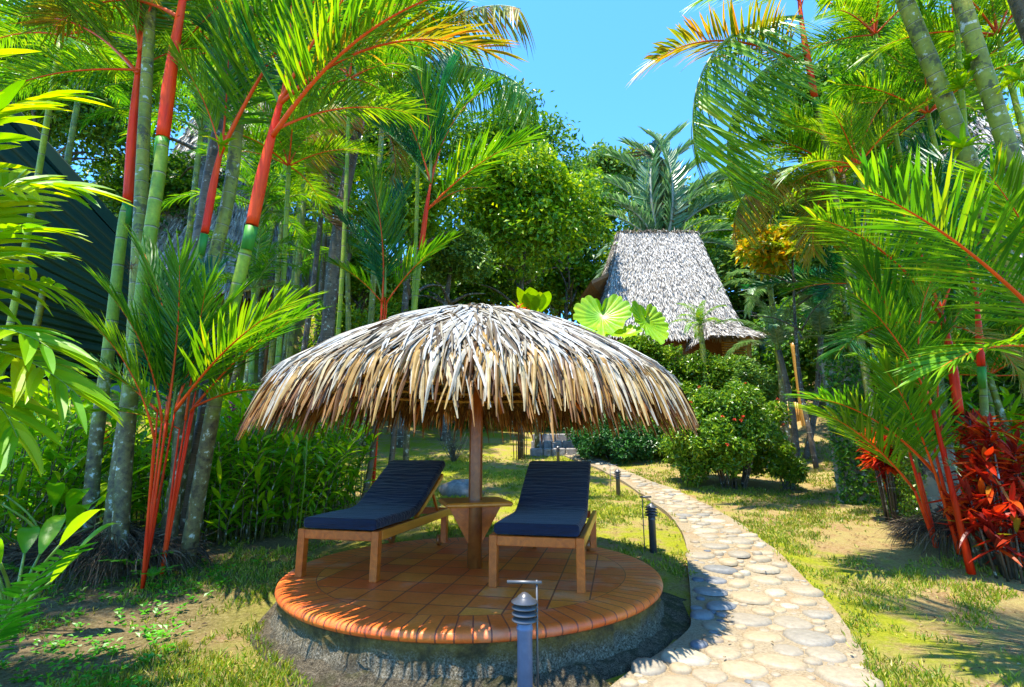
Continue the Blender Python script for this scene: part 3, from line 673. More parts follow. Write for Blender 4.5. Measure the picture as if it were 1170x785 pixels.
# ---------------------------------------------------------------- sun loungers
def build_lounger(name, loc, rz, label):
    W, LL, H = .70, 1.663, .363
    t = empty(name, (loc[0], loc[1], PZ), label, 'sun lounger', 'sun loungers on the patio', rz)
    th = .045; rh = .075
    for (x, y, wl) in ((.0, .0, 0), (W, .0, 0), (.0, LL, 1), (W, LL, 1)):
        mb = MB(); sx = 1 if x == 0 else -1
        cx = x + sx * .032; cy = y + (.034 if y == 0 else -.034 - .12)
        top = H - rh - .002 if wl else H - .001; z0 = 0 if not wl else .03
        box(mb, (cx, cy, (top + z0) / 2), (.060, .066, top - z0), bev=.004); lg = mb.build('leg', 'wood', t)
        if wl:
            mb = MB(); wx = cx + sx * .052; P = [(wx - .017, cy, .052), (wx + .017, cy, .052)]; tube(mb, P, [.052], ns=20); mb.build('wheel', 'wood_dark', lg)
    for x in (0, W):
        sx = 1 if x == 0 else -1
        mb = MB(); beam(mb, (x + sx * .022, .067, H - rh / 2), (x + sx * .022, LL, H - rh / 2), .04, rh, bev=.005); mb.build('side_rail', 'wood_light', t)
    for y in (.0, LL - .002):
        sy = 1 if y == 0 else -1; mb = MB()
        beam(mb, (.0625, y + sy * .022, H - rh / 2 - .002), (W - .0625, y + sy * .022, H - rh / 2 - .002), .036, rh - .006, bev=.004); mb.build('end_rail', 'wood', t)
    mb = MB()
    for k in range(9): box(mb, (W / 2, .09 + k * .085, H - .018), (W - .09, .06, .016))
    mb.build('slats', 'wood', t)
    hy, hz = .86, H - .01; ty, tzp = 1.52, .70
    mb = MB(); d = Vector((0, ty - hy, tzp - hz)).normalized(); nn = Vector((0, -d.z, d.y))
    for x in (.075, W - .075): beam(mb, (x, hy, hz), (x, ty, tzp), .035, .045, bev=.004, up=tuple(nn))
    for k in range(8):
        p = Vector((0, hy, hz)) + d * (.06 + k * .1) + nn * .012; beam(mb, (.094, p.y, p.z), (W - .094, p.y, p.z), .06, .014, bev=.002, up=tuple(nn))
    mb.build('backrest_frame', 'wood_light', t)
    mb = MB()
    for x in (.10, W - .10): beam(mb, (x, 1.28, hz + .26 - .02), (x, 1.10 + .40, H - .05), .025, .03)
    mb.build('prop_bar', 'wood', t)
    # cushion: rounded section swept along the seat and up the back
    path = [(.018, H), (.06, H), (.35, H + .002), (.62, H + .0), (.78, H + .012), (.90, H + .055), (1.02, H + .125), (1.2, H + .235), (1.42, H + .362), (1.545, H + .432)]
    SP = [Vector((0, a, b)) for a, b in path]; SPs = smooth_path(SP, 5); T = .082; inset = .035; c = .028
    def sec(tk, wsh=0):
        x0, x1 = inset + wsh, W - inset - wsh; k = min(c, tk * .45)
        pts = []
        for (cx, cy, a0) in ((x1 - k, k, -90), (x1 - k, tk - k, 0), (x0 + k, tk - k, 90), (x0 + k, k, 180)):
            for j in range(4): a = R(a0 + 30 * j); pts.append((cx + k * math.cos(a), cy + k * math.sin(a)))
        # subdivided crown on top
        return pts
    V = []; ns = 16; n = len(SPs)
    for i, p in enumerate(SPs):
        d = (SPs[min(i + 1, n - 1)] - SPs[max(0, i - 1)]).normalized(); nr = Vector((0, -d.z, d.y))
        e = min(i, n - 1 - i); tk = T * (1 if e > 1 else (.80 if e == 1 else .5)); off = 0 if e > 1 else (.008 if e == 1 else .024)
        for (x, h) in sec(tk, 0 if e > 0 else .014): q = p + nr * (h + off + .003); V.append((x, q.y, q.z))
    q = [[i * ns + k, (i + 1) * ns + k, (i + 1) * ns + (k + 1) % ns, i * ns + (k + 1) % ns] for i in range(n - 1) for k in range(ns)]
    mb = MB(); mb.add(V, q, smooth=True)
    mb.f.append(np.array([[k for k in range(ns)], [(n - 1) * ns + k for k in range(ns - 1, -1, -1)]])); mb.m.append(np.zeros(2, int)); mb.sm.append(np.array([True, True])); mb.uv.append(np.zeros((2 * ns, 2)))
    mb.build('cushion', 'fabric', t); return t
build_lounger('sun_lounger', (-.173, 3.937), -.214, 'wooden sun lounger with navy cushion right of the parasol post')
build_lounger('sun_lounger', (-1.697, 4.231), -.230, 'wooden sun lounger with navy cushion left of the parasol post, beside the ginger plants')

# ---------------------------------------------------------------- bollard lights and stakes
def bollard(p, h, lab, matl='dark_metal', r=.037):
    t = empty('bollard_light', p, lab, 'bollard light', 'louvred garden bollards along the path'); k = 1.0 if h > .45 else .9
    mb = MB(); lathe(mb, [(.0, -.05), (r, -.05), (r, h - .175 * k), (r * 1.08, h - .172 * k), (r * 1.08, h - .160 * k), (r, h - .155 * k), (r, h - .12 * k), (0, h - .12 * k)], ns=24); tb = mb.build('tube', matl, t)
    mb = MB(); lathe(mb, [(0, h - .121 * k), (r * .62, h - .121 * k), (r * .62, h - .03), (0, h - .03)], ns=16); mb.build('lamp_core', 'iron', t)
    for j in range(3):
        z = h - .050 * k - j * .028 * k; mb = MB(); lathe(mb, [(r * .63, z), (r * 1.2, z - .006), (r * 1.75, z - .020 * k), (r * 1.72, z - .024 * k), (r * .63, z - .008)], ns=28); mb.build('louvre', 'dark_metal', tb)
    mb = MB(); lathe(mb, [(0, h), (r * .35, h - .004), (r * .95, h - .020 * k), (r * 1.0, h - .026 * k), (r * 1.8, h - .043 * k), (r * 1.8, h - .048 * k), (0, h - .046 * k)], ns=28); mb.build('cap', 'dark_metal', t)
    return t
def stake(p, h, arm, ang, lab):
    t = empty('hooked_stake', p, lab, 'stake', 'thin metal stakes beside the bollards'); d = Vector((math.cos(ang), math.sin(ang), 0))
    mb = MB(); tube(mb, [(0, 0, -.05), (0, 0, h * .5), (0, 0, h)], [.0055], ns=8); mb.build('rod', 'iron', t)
    mb = MB(); a = Vector((0, 0, h - .012)); tube(mb, [a - d * .025, a + d * arm], [.009], ns=8); mb.build('arm', 'iron', t)
for (px, pyb, Y, h, mt, lab, sx, sh, ang) in (
    (599, 0, 2.72, .575, 'blue_pipe', 'blue-grey bollard light in front of the round patio, nearest of all', .062, .625, R(175)),
    (745, 633, 5.6, .49, 'dark_metal', 'dark bollard light on the grass between patio and path', -.085, .56, R(5)),
    (708, 562, 9.2, .47, 'dark_metal', 'dark bollard light on dry grass at the path bend', -.125, .55, R(5)),
    (639, 527, 13.0, .45, 'dark_metal', 'dark bollard light in front of the stone steps', -.12, .53, R(5))):
    p = at(px, 600, Y); x = p.x
    bollard(Vector((x, Y, tz(x, Y))), h, lab, mt); stake(Vector((x + sx, Y + .02, tz(x + sx, Y))), sh, .15 if Y < 3 else (.10 if Y < 9 else .13), ang, 'thin hooked metal stake beside the ' + {2.72: 'blue-grey bollard', 5.6: 'bollard between patio and path', 9.2: 'bollard at the path bend', 13.0: 'bollard before the stone steps'}[Y])

# ---------------------------------------------------------------- stone steps, boulder
def lump(mb, c, s, seed, mi=0, ns=14, nr=9, amp=.12, sub=None):
    rg = np.random.default_rng(seed); ph = rg.uniform(0, 6, 6); V = []
    for i in range(nr + 1):
        a = math.pi * i / nr
        for k in range(ns):
            b = 2 * math.pi * k / ns; d = 1 + amp * (math.sin(2 * b + ph[0]) * math.sin(a * 2 + ph[1]) + .6 * math.sin(3 * b + ph[2]) * math.sin(3 * a + ph[3]) + .4 * math.sin(5 * b + ph[4] + 4 * a))
            V.append([c[0] + s[0] * d * math.sin(a) * math.cos(b), c[1] + s[1] * d * math.sin(a) * math.sin(b), c[2] + s[2] * d * math.cos(a)])
    q = [[(i + 1) * ns + k, (i + 1) * ns + (k + 1) % ns, i * ns + (k + 1) % ns, i * ns + k] for i in range(nr) for k in range(ns)]
    mb.add(V, q, mi, smooth=True)
def build_steps():
    c = at(640, 510, 14.0); x0, z0 = c.x, tz(c.x, 14.0); t = empty('stone_steps', (x0, 14.0, z0), 'low mossy stone steps at the far end of the path', 'steps')
    for k in range(3):
        mb = MB(); rg = np.random.default_rng(k); x = -.82 + .05 * k
        while x < .80 - .04 * k:
            wd = rg.uniform(.22, .42); box(mb, (x + wd / 2, k * .42 + rg.uniform(-.02, .02), k * .20 + .05), (wd - .015, .44, .24), bev=.03); x += wd
        mb.build('step', 'rock', t)
build_steps()
def rockthing(name, px, py, s, lab, cat='boulder', seed=1, Y=None, group=None):
    p = gp(px, py) if Y is None else Vector((at(px, py, Y).x, Y, tz(at(px, py, Y).x, Y)))
    mb = MB(); lump(mb, (0, 0, s[2] * .35), s, seed); o = mb.build(name, 'rock'); o.location = (p.x, p.y, tz(p.x, p.y)); tag(o, lab, cat, group); return o
rockthing('boulder', 528, 566, (.42, .3, .19), 'dark rounded boulder on the grass behind the parasol post', seed=3)

# ---------------------------------------------------------------- thatched huts
def thatch_roof(mb, corners_b, corners_t, n, ln=.45, wd=.06, zdir=None, seed=0, mi=0):
    """four faced hip roof, clothed in strips; corners lists of 4 points (ccw)"""
    rg = np.random.default_rng(seed)
    B = [np.array(c, float) for c in corners_b]; T = [np.array(c, float) for c in corners_t]
    V = B + T; mb.add(np.array(V), [[0, 1, 5, 4], [1, 2, 6, 5], [2, 3, 7, 6], [3, 0, 4, 7]], mi)
    for i in range(4):
        b0, b1, t0, t1 = B[i], B[(i + 1) % 4], T[i], T[(i + 1) % 4]
        ar = (np.linalg.norm(b1 - b0) + np.linalg.norm(t1 - t0)) * .5 * np.linalg.norm((t0 + t1 - b0 - b1) / 2)
        k = int(n * ar); u = rg.random(k); v = rg.random(k) ** .9
        lo = b0 + (b1 - b0) * u[:, None]; hi = t0 + (t1 - t0) * u[:, None]; p = lo + (hi - lo) * v[:, None]
        dn = nrm(lo - hi); nr = nrm(np.cross(b1 - b0, hi - lo)); nr = np.where(nr[:, 2:3] < 0, -nr, nr)
        p = p + nr * rg.uniform(.01, .09, (k, 1)) ; dd = dn + nr * rg.uniform(.02, .16, (k, 1)) + rg.normal(0, .14, (k, 3))
        strips(mb, p, dd, nr + rg.normal(0, .3, (k, 3)), rg.uniform(.5, 1.2, k) * ln, wd * rg.uniform(.6, 1.3, k), rg.uniform(0, .12, k), K=2, mi=mi)
def build_main_hut():
    Y = 21.0; t = empty('thatched_hut', (at(780, 400, Y).x, Y, tz(at(780, 400, Y).x, Y)), 'hut under a tall pale grey thatch roof beyond the shrubs', 'hut'); o = np.array(t.location)
    A = at(676, 372, 19.0); Bb = at(868, 383, 19.0); zt = at(700, 270, 22.0).z; zb = (A.z + Bb.z) / 2 - .25
    xl, xr = at(684, 372, 19.0).x, at(852, 383, 19.0).x; tl, tr = at(707, 270, 22).x, at(792, 270, 22).x
    cb = [(xl, 19.0, zb), (xr, 19.0, zb - .1), (xr + .4, 25.5, zb), (xl - .3, 25.5, zb)]; ctp = [(tl, 21.7, zt), (tr, 21.7, zt), (tr, 22.3, zt), (tl, 22.3, zt)]
    mb = MB(); thatch_roof(mb, [np.array(c) - o for c in cb], [np.array(c) - o for c in ctp], 620, ln=.26, wd=.032)
    rb = np.array([[tl, 22.0, zt + .05], [tr, 22.0, zt + .05]]) - o; beam(mb, tuple(rb[0]), tuple(rb[1]), .5, .10, bev=.04); kr = 2600; rgr = np.random.default_rng(6); ur = rgr.random((kr, 1)); sr = np.where(rgr.random(kr) < .5, -1, 1)
    strips(mb, rb[0] * (1 - ur) + rb[1] * ur + rgr.normal(0, .04, (kr, 3)) + [0, 0, .07], np.stack([rgr.normal(0, .35, kr), sr * .6, rgr.uniform(-.5, .25, kr)], 1), np.tile([0, 0, 1.], (kr, 1)) + rgr.normal(0, .2, (kr, 3)), rgr.uniform(.3, .7, kr), rgr.uniform(.03, .06, kr), rgr.uniform(.2, .7, kr), K=3)
    mb.build('roof', 'thatch_grey', t)
    # porch roof lobe on the right
    mb = MB(); c1 = at(800, 352, 18.0); c2 = at(858, 352, 18.0); zb2 = at(840, 384, 17.4).z
    thatch_roof(mb, [np.array(c) - o for c in ((c1.x, 17.2, zb2), (c2.x, 17.2, zb2 - .05), (c2.x + .3, 19.8, zb2), (c1.x, 19.8, zb2))], [np.array(c) - o for c in ((c1.x + .5, 18.9, zb2 + 1.1), (c2.x - 1.0, 18.9, zb2 + 1.0), (c2.x - 1.0, 19.3, zb2 + 1.0), (c1.x + .5, 19.3, zb2 + 1.1))], 600, seed=4, ln=.3, wd=.032)
    mb.build('porch_roof', 'thatch_grey', t)
    # small gable flap on the left
    mb = MB(); g = at(683, 335, 20.5) - Vector(o); h2 = at(668, 322, 20.5) - Vector(o)
    mb.add([(g.x + .5, g.y, g.z + .9), (g.x - .35, g.y - .6, g.z + .35), (g.x - .75, g.y + .3, g.z - .15), (g.x + .4, g.y + .8, g.z + .1), (g.x + .5, g.y, g.z + .75), (g.x - .32, g.y - .6, g.z + .22), (g.x - .70, g.y + .3, g.z - .28), (g.x + .4, g.y + .8, g.z - .05)], [[0, 1, 2, 3], [7, 6, 5, 4], [0, 4, 5, 1], [1, 5, 6, 2], [2, 6, 7, 3], [3, 7, 4, 0]]); mb.build('gable_flap', 'hut_wood', t)
    zg = o[2]; mb = MB(); box(mb, ((xl + xr) / 2 - o[0], 22.2 - o[1], (zb + zg) / 2 - o[2]), (xr - xl - 1.2, 5.2, zb - zg + .3)); mb.build('wall', 'hut_wood', t)
    for k in range(9):
        z = zb - o[2] - .25 - k * .1; mb = MB(); x0 = at(825, 400, 18.9).x - o[0]; x1 = at(852, 400, 18.9).x - o[0]
        beam(mb, (x0, 18.9 - o[1], z), (x1, 18.9 - o[1], z), .03, .06); mb.build('railing_board', 'bamboo', t)
    for (a, b) in ((868, 884), (886, 908)):
        mb = MB(); x0 = at(a, 400, 17.9).x; x1 = at(b, 400, 17.9).x; z1 = at(a, 383, 17.9).z; z0 = at(a, 432, 17.9).z
        box(mb, ((x0 + x1) / 2 - o[0], 17.9 - o[1], (z0 + z1) / 2 - o[2]), (x1 - x0, .08, z1 - z0)); mb.build('wall_panel', 'teal_wall', t)
    for px in (856, 909):
        mb = MB(); p = at(px, 400, 17.8); tube(mb, [(p.x - o[0], 17.8 - o[1], at(px, 500, 17.8).z - o[2]), (p.x - o[0], 17.8 - o[1], at(px, 378, 17.8).z - o[2])], [.09, .08], ns=10); mb.build('post', 'bamboo', t)
    mb = MB(); a = at(862, 382, 17.8); b = at(912, 382, 17.8); beam(mb, (a.x - o[0], 17.72 - o[1], a.z - o[2]), (b.x - o[0], 17.72 - o[1], b.z - o[2]), .1, .1); mb.build('lintel', 'bamboo', t)
build_main_hut()
def simple_hut(pxl, pxr, ptop, pbot, Y, lab, seed, wallm='hut_wood', depth=6.0):
    xl, xr = at(pxl, pbot, Y).x, at(pxr, pbot, Y).x; zt = at(600, ptop, Y + depth / 2).z; zb = at(600, pbot, Y).z; cx = (xl + xr) / 2
    t = empty('thatched_hut', (cx, Y + depth / 2, tz(cx, Y + depth / 2)), lab, 'hut'); o = np.array(t.location); w2 = (xr - xl) / 2
    mb = MB(); thatch_roof(mb, [np.array(c) - o for c in ((xl, Y, zb), (xr, Y, zb), (xr, Y + depth, zb), (xl, Y + depth, zb))], [np.array(c) - o for c in ((cx - w2 * .45, Y + depth * .45, zt), (cx + w2 * .45, Y + depth * .45, zt), (cx + w2 * .45, Y + depth * .55, zt), (cx - w2 * .45, Y + depth * .55, zt))], 110, ln=.5, wd=.07, seed=seed); mb.build('roof', 'thatch_grey', t)
    z0 = min(tz(xl, Y + 1), tz(xr, Y + 1), tz(xl, Y + depth), o[2]) - .2; mb = MB(); box(mb, (0, 0, (zb + .2 + z0) / 2 - o[2]), (w2 * 1.6, depth * .8, zb + .2 - z0)); mb.build('wall', wallm, t)
simple_hut(95, 275, 120, 335, 16, 'grey thatched hut hidden behind the palms on the left', 21)
simple_hut(1110, 1360, 120, 350, 13, 'grey thatched hut seen between the leaning palm trunks', 22)

# small shelter with plank roof
def shelter():
    Y = 17.0; p = at(285, 350, Y); t = empty('plank_shelter', (p.x, Y, tz(p.x, Y)), 'small shelter with orange plank roof among thin trunks', 'shelter'); o = Vector(t.location)
    a = at(250, 345, Y) - o; b = at(314, 338, Y) - o; h = (at(285, 322, Y) - o).z
    mb = MB()
    for k in range(6): u0 = k / 6; beam(mb, (a.x + (b.x - a.x) * u0 + .12, -1.0, a.z + .02 * k), (a.x + (b.x - a.x) * u0 + .3, .6, h + .25), .28, .04)
    mb.build('roof', 'bamboo', t)
    for x in (a.x + .1, b.x - .1):
        mb = MB(); tube(mb, [(x, 0, -.2), (x, 0, a.z + .3)], [.07], ns=8); mb.build('post', 'hut_wood', t)
shelter()

# green corrugated roof on the left
def green_roof():
    A, B, C, D = at(-90, 10, 7.0), at(216, 350, 7.6), at(236, 436, 12.5), at(-260, 440, 11.0)
    t = empty('green_roofed_shed', (-8.5, 10.0, tz(-8.5, 10.0)), 'open shed under a dark green corrugated metal roof behind the left palms', 'shed'); o = Vector(t.location)
    def Q(u, v): return A.lerp(B, u).lerp(D.lerp(C, u), v) - o
    nz = (B - A).cross(D - A).normalized(); nz = nz if nz.z > 0 else -nz
    mb = MB(); n = 260; V = []
    for i in range(n + 1):
        v = i / n; wv = nz * (.045 * math.sin(v * 2 * math.pi * 24))
        for u in (0, .5, 1): V.append(list(Q(u, v) + wv))
    q = [[3 * i + j, 3 * i + j + 1, 3 * i + 4 + j, 3 * i + 3 + j] for i in range(n) for j in range(2)]; mb.add(V, q, smooth=True)
    mb.add(np.array(V) + np.array(list(nz)) * .02, [x[::-1] for x in q], smooth=True); mb.build('roof_sheet', 'green_sheet', t)
    for v in (.03, .38, .70, .98):
        mb = MB(); beam(mb, tuple(Q(0.01, v) - nz * .10), tuple(Q(.99, v) - nz * .10), .05, .10); mb.build('purlin', 'green_sheet', t)
    mb = MB(); beam(mb, tuple(Q(.005, 0)), tuple(Q(.995, 0)), .04, .16); mb.build('barge_board', 'green_sheet', t)
    mb = MB(); a = at(-60, 442, 9); b = at(222, 446, 9.2); beam(mb, tuple(a - o), tuple(b - o), .1, .13); mb.build('beam', 'teal_wall', t)
    for (px, Y) in ((30, 9.1), (208, 9.25), (-40, 8.9)):
        p = at(px, 440, Y); mb = MB(); beam(mb, (p.x - o.x, p.y - o.y, tz(p.x, p.y) - .1 - o.z), (p.x - o.x, p.y - o.y, p.z - o.z - .07), .16, .16, up=(0, 1, 0)); mb.build('post', 'hut_wood', t)
green_roof()

# bamboo fence pieces by the hut
def fence():
    a, b = at(872, 468, 16.0), at(922, 470, 16.4); t = empty('bamboo_fence', (a.x, a.y, tz(a.x, a.y)), 'orange bamboo slat fence beside the tall leaning bamboo pole', 'fence'); o = Vector(t.location)
    n = 22; mb = MB()
    for i in range(n):
        u = (i + .5) / n; x = a.x + (b.x - a.x) * u; y = a.y + (b.y - a.y) * u; z1 = at(900, 462, 16).z + .12 * math.sin(u * 3); z0 = tz(x, y)
        tube(mb, [(x - o.x, y - o.y, z0 - .1 - o.z), (x - o.x, y - o.y, z1 - o.z)], [.03], ns=6)
    mb.build('slats', 'bamboo', t)
    mb = MB(); beam(mb, (0, .05, at(900, 475, 16).z - o.z), (b.x - o.x, b.y - o.y + .05, at(900, 475, 16).z - o.z), .05, .06); mb.build('rail', 'hut_wood', t)
    p1, p0 = at(906, 392, 15.6), at(921, 500, 15.6); t2 = empty('bamboo_pole', (p0.x, p0.y, tz(p0.x, p0.y)), 'tall slightly leaning yellow bamboo pole beside the fence', 'pole')
    mb = MB(); tube(mb, smooth_path([(0, 0, -.1), tuple((p1 - Vector(t2.location)) * .5), tuple(p1 - Vector(t2.location))], 10), [.085, .075], ns=10, ring=(.4, .08)); x = mb.build('culm', 'bamboo', t2)
fence()

# ---------------------------------------------------------------- broadleaf trees and shrubs
def crown_mesh(rad, n, leaf, seed, lumps=26, lr=.42, inner=.35, flat=.5, low=-.35):
    rg = np.random.default_rng(seed); mb = MB(); rad = np.array(rad, float)
    d = nrm(rg.normal(size=(lumps, 3))); d[:, 2] = np.where(d[:, 2] < low, -d[:, 2], d[:, 2]); c = d * rad * rg.uniform(inner, .78, (lumps, 1))
    lrr = rg.uniform(.4, 1.25, lumps) * lr * rad.mean(); c = c * rg.uniform(.85, 1.12, (lumps, 1))
    k = rg.choice(lumps, n, p=(lrr ** 2) / (lrr ** 2).sum()); dd = nrm(rg.normal(size=(n, 3)) + np.array([0, 0, .35]))
    p = c[k] + dd * (lrr[k] * (1 - .55 * rg.random(n) ** 2.0) * np.where(rg.random(n) < .10, rg.uniform(1, 1.35, n), 1))[:, None] * np.array([1, 1, .8])
    p = p + leaf * .8 * np.sin(p[:, [1, 2, 0]] * 2.2 / leaf * .35 + seed)
    nr = nrm(dd * .7 + rg.normal(size=(n, 3)) * .5 + np.array([0, 0, flat])); dr = nrm(np.cross(nr, rg.normal(size=(n, 3))) + dd * .5)
    leaves(mb, p, dr, nr, leaf * rg.uniform(.6, 1.3, n), leaf * .48 * rg.uniform(.7, 1.3, n)); return mb
def tree(name, base, top, rad, n, leaf, mat, seed, lab, cat='tree', group=None, tr=.18, bark='bark', lumps=26, lr=.42, inner=.35):
    """top = centre of the crown"""
    base, top = Vector(base), Vector(top); t = empty(name, base, lab, cat, group); rg = random.Random(seed)
    mb = MB(); c = top - base; tube(mb, smooth_path([(0, 0, -.2), tuple(c * .45 + Vector((rg.uniform(-.3, .3), rg.uniform(-.3, .3), 0))), tuple(c)], 6), [tr, tr * .7, tr * .35], ns=10, wob=.06)
    for i in range(7):
        a = rg.uniform(0, 6.28); e = rg.uniform(.1, .9); s = c * rg.uniform(.55, .85); d = Vector((math.cos(a) * math.cos(e) * rad[0], math.sin(a) * math.cos(e) * rad[1], math.sin(e) * rad[2])) * .75
        tube(mb, smooth_path([tuple(s), tuple(s + d * .5 + Vector((0, 0, .1 * rad[2]))), tuple(s + d)], 4), [tr * .4, tr * .25, tr * .08], ns=6)
    mb.build('trunk', bark, t)
    cm = crown_mesh(rad, n, leaf, seed, lumps, lr, inner).build('crown', mat, t); cm.location = c; return t
def P_at(px, py, Y): return at(px, py, Y)
def tree_px(name, px, py, Y, rad, n, leaf, mat, seed, lab, **kw):
    c = at(px, py, Y); tree(name, (c.x, Y, tz(c.x, Y)), c, rad, n, leaf, mat, seed, lab, **kw)
G = 'trees on the hillside behind the hut and palms'
T = [
 (600, 275, 20, (3.9, 3.0, 3.4), 26000, .26, 'tree_a', 'rounded bright green tree in the centre behind the parasol'),
 (515, 305, 16.5, (1.7, 1.5, 1.5), 9000, .17, 'tree_c', 'pale grey-green bushy tree left below the rounded green tree'),
 (575, 200, 30, (4.2, 4, 5.5), 14000, .36, 'tree_b', 'tall dark tree behind the rounded green tree, top against the sky'),
 (650, 275, 28, (3.2, 3, 4.0), 12000, .32, 'tree_b', 'mid green tree between the rounded tree and the hut roof'),
 (690, 215, 38, (4.6, 4, 3.4), 12000, .42, 'tree_c', 'yellow-green treetop left of the big palm behind the hut'),
 (805, 265, 34, (4.6, 4, 4.2), 12000, .40, 'tree_c', 'light green tree just right behind the hut roof'),
 (865, 300, 27, (3.6, 3, 4.0), 12000, .32, 'tree_a', 'green tree right of the hut roof behind the golden-leaved tree'),
 (985, 300, 24, (5, 4, 6), 18000, .34, 'tree_b', 'large dark tree behind the right-hand palms'),
 (1110, 260, 20, (4.5, 4, 6), 12000, .34, 'tree_a', 'green tree behind the leaning trunks at the right edge'),
 (950, 420, 17, (2.2, 2, 2.0), 10000, .24, 'tree_b', 'dark leafy tree behind the two thin trunks on the lawn'),
 (1000, 400, 14, (1.8, 1.6, 1.9), 8000, .20, 'tree_b', 'dark tree above the clipped creeper hedge'),
 (460, 200, 27, (4.5, 4, 6), 12000, .36, 'tree_b', 'dark tree behind the brown palm trunk'),
 (330, 110, 26, (6, 4, 6), 14000, .38, 'tree_b', 'dark high tree behind the left palm stems'),
 (150, 60, 22, (6.5, 4, 5.5), 14000, .36, 'tree_b', 'tall dark tree at the upper left behind the red palms'),
 (-60, 150, 18, (5, 4, 6), 10000, .34, 'tree_b', 'dark tree at the far left beyond the green roof'),
 (415, 330, 21, (2.2, 2, 2.4), 9000, .24, 'tree_a', 'green undergrowth tree behind the thin trunks'),
 (735, 300, 44, (7, 4, 6), 9000, .5, 'tree_b', 'distant dark tree directly behind the hut roof'),
 (560, 330, 26, (4, 3, 3), 9000, .3, 'tree_b', 'low dark tree behind the foot of the rounded tree'),
 (590, 340, 36, (7, 4, 7), 12000, 0.5, 'tree_b', 'large dark tree far behind the rounded green tree'),
 (250, 40, 15, (3.4, 2.5, 3.0), 12000, 0.22, 'tree_b', 'dark tree canopy above the middle of the left clump'),
 (60, 120, 13, (3.0, 2.2, 3.0), 12000, 0.2, 'tree_b', 'dark tree canopy above the green roof'),
 (400, 30, 17, (3.6, 3, 3.2), 12000, 0.25, 'tree_b', 'dark leafy canopy above the brown palm'),
 (190, 250, 17, (2.6, 2, 3.2), 9000, 0.24, 'tree_b', 'shaded tree behind the tops of the green stems'),
 (470, 260, 15, (2.0, 1.6, 2.2), 9000, 0.2, 'tree_a', 'green tree right behind the slim red palm'),
 (350, 210, 22, (4.0, 3, 4.5), 9000, 0.3, 'tree_b', 'dark tree behind the thin trunks on the left hillside'),
 (420, 400, 16, (2.4, 1.5, 1.3), 9000, 0.18, 'tree_a', 'low green bush under the thin trunks left of the parasol'),
 (1050, 130, 12, (2.8, 2.4, 3.0), 10000, 0.2, 'tree_b', 'dark canopy between the right red palm and leaning trunks'),
 (970, 130, 18, (3.4, 2.6, 3.6), 10000, 0.26, 'tree_b', 'dark tree behind the high red shaft on the right'),
 (905, 400, 20, (2.2, 1.6, 2.4), 8000, 0.24, 'tree_b', 'dark tree right behind the hut porch'),
 (1060, 400, 10, (1.7, 1.2, 2.0), 9000, 0.15, 'tree_b', 'dark bush behind the creeper hedge and red cordyline'),
 (1160, 430, 8, (1.5, 1.0, 2.0), 8000, 0.13, 'tree_b', 'dark bush at the right edge behind the red shafts'),
 (770, 330, 30, (6, 3, 4.5), 12000, 0.36, 'tree_a', 'bright tree mass directly behind the hut ridge'),
 (880, 330, 24, (3.2, 2.6, 3.2), 10000, 0.3, 'tree_c', 'light green tree behind the golden-leaved tree'),
 (868, 380, 26, (3.4, 2.4, 2.4), 9000, 0.3, 'tree_b', 'low dark tree just behind the right eave of the hut'),
 (640, 345, 30, (4.5, 3, 4.2), 10000, 0.34, 'tree_a', 'green tree behind the left eave of the hut'),
 (945, 330, 28, (4.5, 3, 5), 10000, 0.36, 'tree_b', 'dark tree filling the gap right of the golden tree'),
 (470, 380, 30, (4.5, 3, 4), 10000, 0.36, 'tree_b', 'dark tree far behind the slim red palm'),
 (860, 240, 40, (5, 4, 4.5), 10000, 0.45, 'tree_c', 'pale distant tree between the big palm and right palms'),

]
for i, (px, py, Y, rad, n, lf, mt, lab) in enumerate(T): tree_px('broadleaf_tree', px, py, Y, rad, n, lf, mt, 200 + i, lab, group=G)
tree_px('golden_leaved_tree', 905, 288, 11.5, (1.7, 1.2, 1.05), 5200, .20, 'tree_gold', 301, 'tree with golden yellow leaves between the hut and the right palms', tr=.06, lumps=30, lr=.26, inner=.25)

def shrub(name, px, pyb, Y, rad, n, leaf, mat, seed, lab, group='clipped green shrubs along the path', flowers=0, zc=None, cat='shrub'):
    x = at(px, 400, Y).x; z = tz(x, Y); t = empty(name, (x, Y, z), lab, cat, group); rg = np.random.default_rng(seed)
    mb = MB()
    for i in range(14):
        a = rg.uniform(0, 6.28); r = rg.uniform(.2, .75); tube(mb, smooth_path([(r * .3 * rad[0] * math.cos(a), r * .3 * rad[1] * math.sin(a), -.05), (r * .6 * rad[0] * math.cos(a), r * .6 * rad[1] * math.sin(a), rad[2] * .6), (r * rad[0] * math.cos(a), r * rad[1] * math.sin(a), rad[2] * 1.3)], 4), [.025, .015, .006], ns=5)
    mb.build('stems', 'bark', t)
    cm = crown_mesh(rad, n, leaf, seed, lumps=80, lr=.25, inner=.62, flat=.4, low=-.8).build('foliage', mat, t); cm.location = (0, 0, rad[2] * 1.02 if zc is None else zc)
    if flowers:
        d = nrm(rg.normal(size=(flowers, 3)) + [0, -.6, .7]); p = d * np.array(rad) * .98 + [0, 0, rad[2] * 1.02]
        for q in p:
            k = 14; dd = nrm(rg.normal(size=(k, 3)) + [0, -.3, .6]); mb = MB(); leaves(mb, np.tile(q, (k, 1)) + dd * .01, dd, rdir(k), np.full(k, .028), np.full(k, .019)); mb.build('flower_cluster', 'flower', t)
    return t
shrub('rounded_shrub', 824, 560, 10.0, (1.24, 1.05, 1.0), 40000, .085, 'shrub', 401, 'big rounded shrub with small red flowers right of the path', flowers=13, zc=.92)
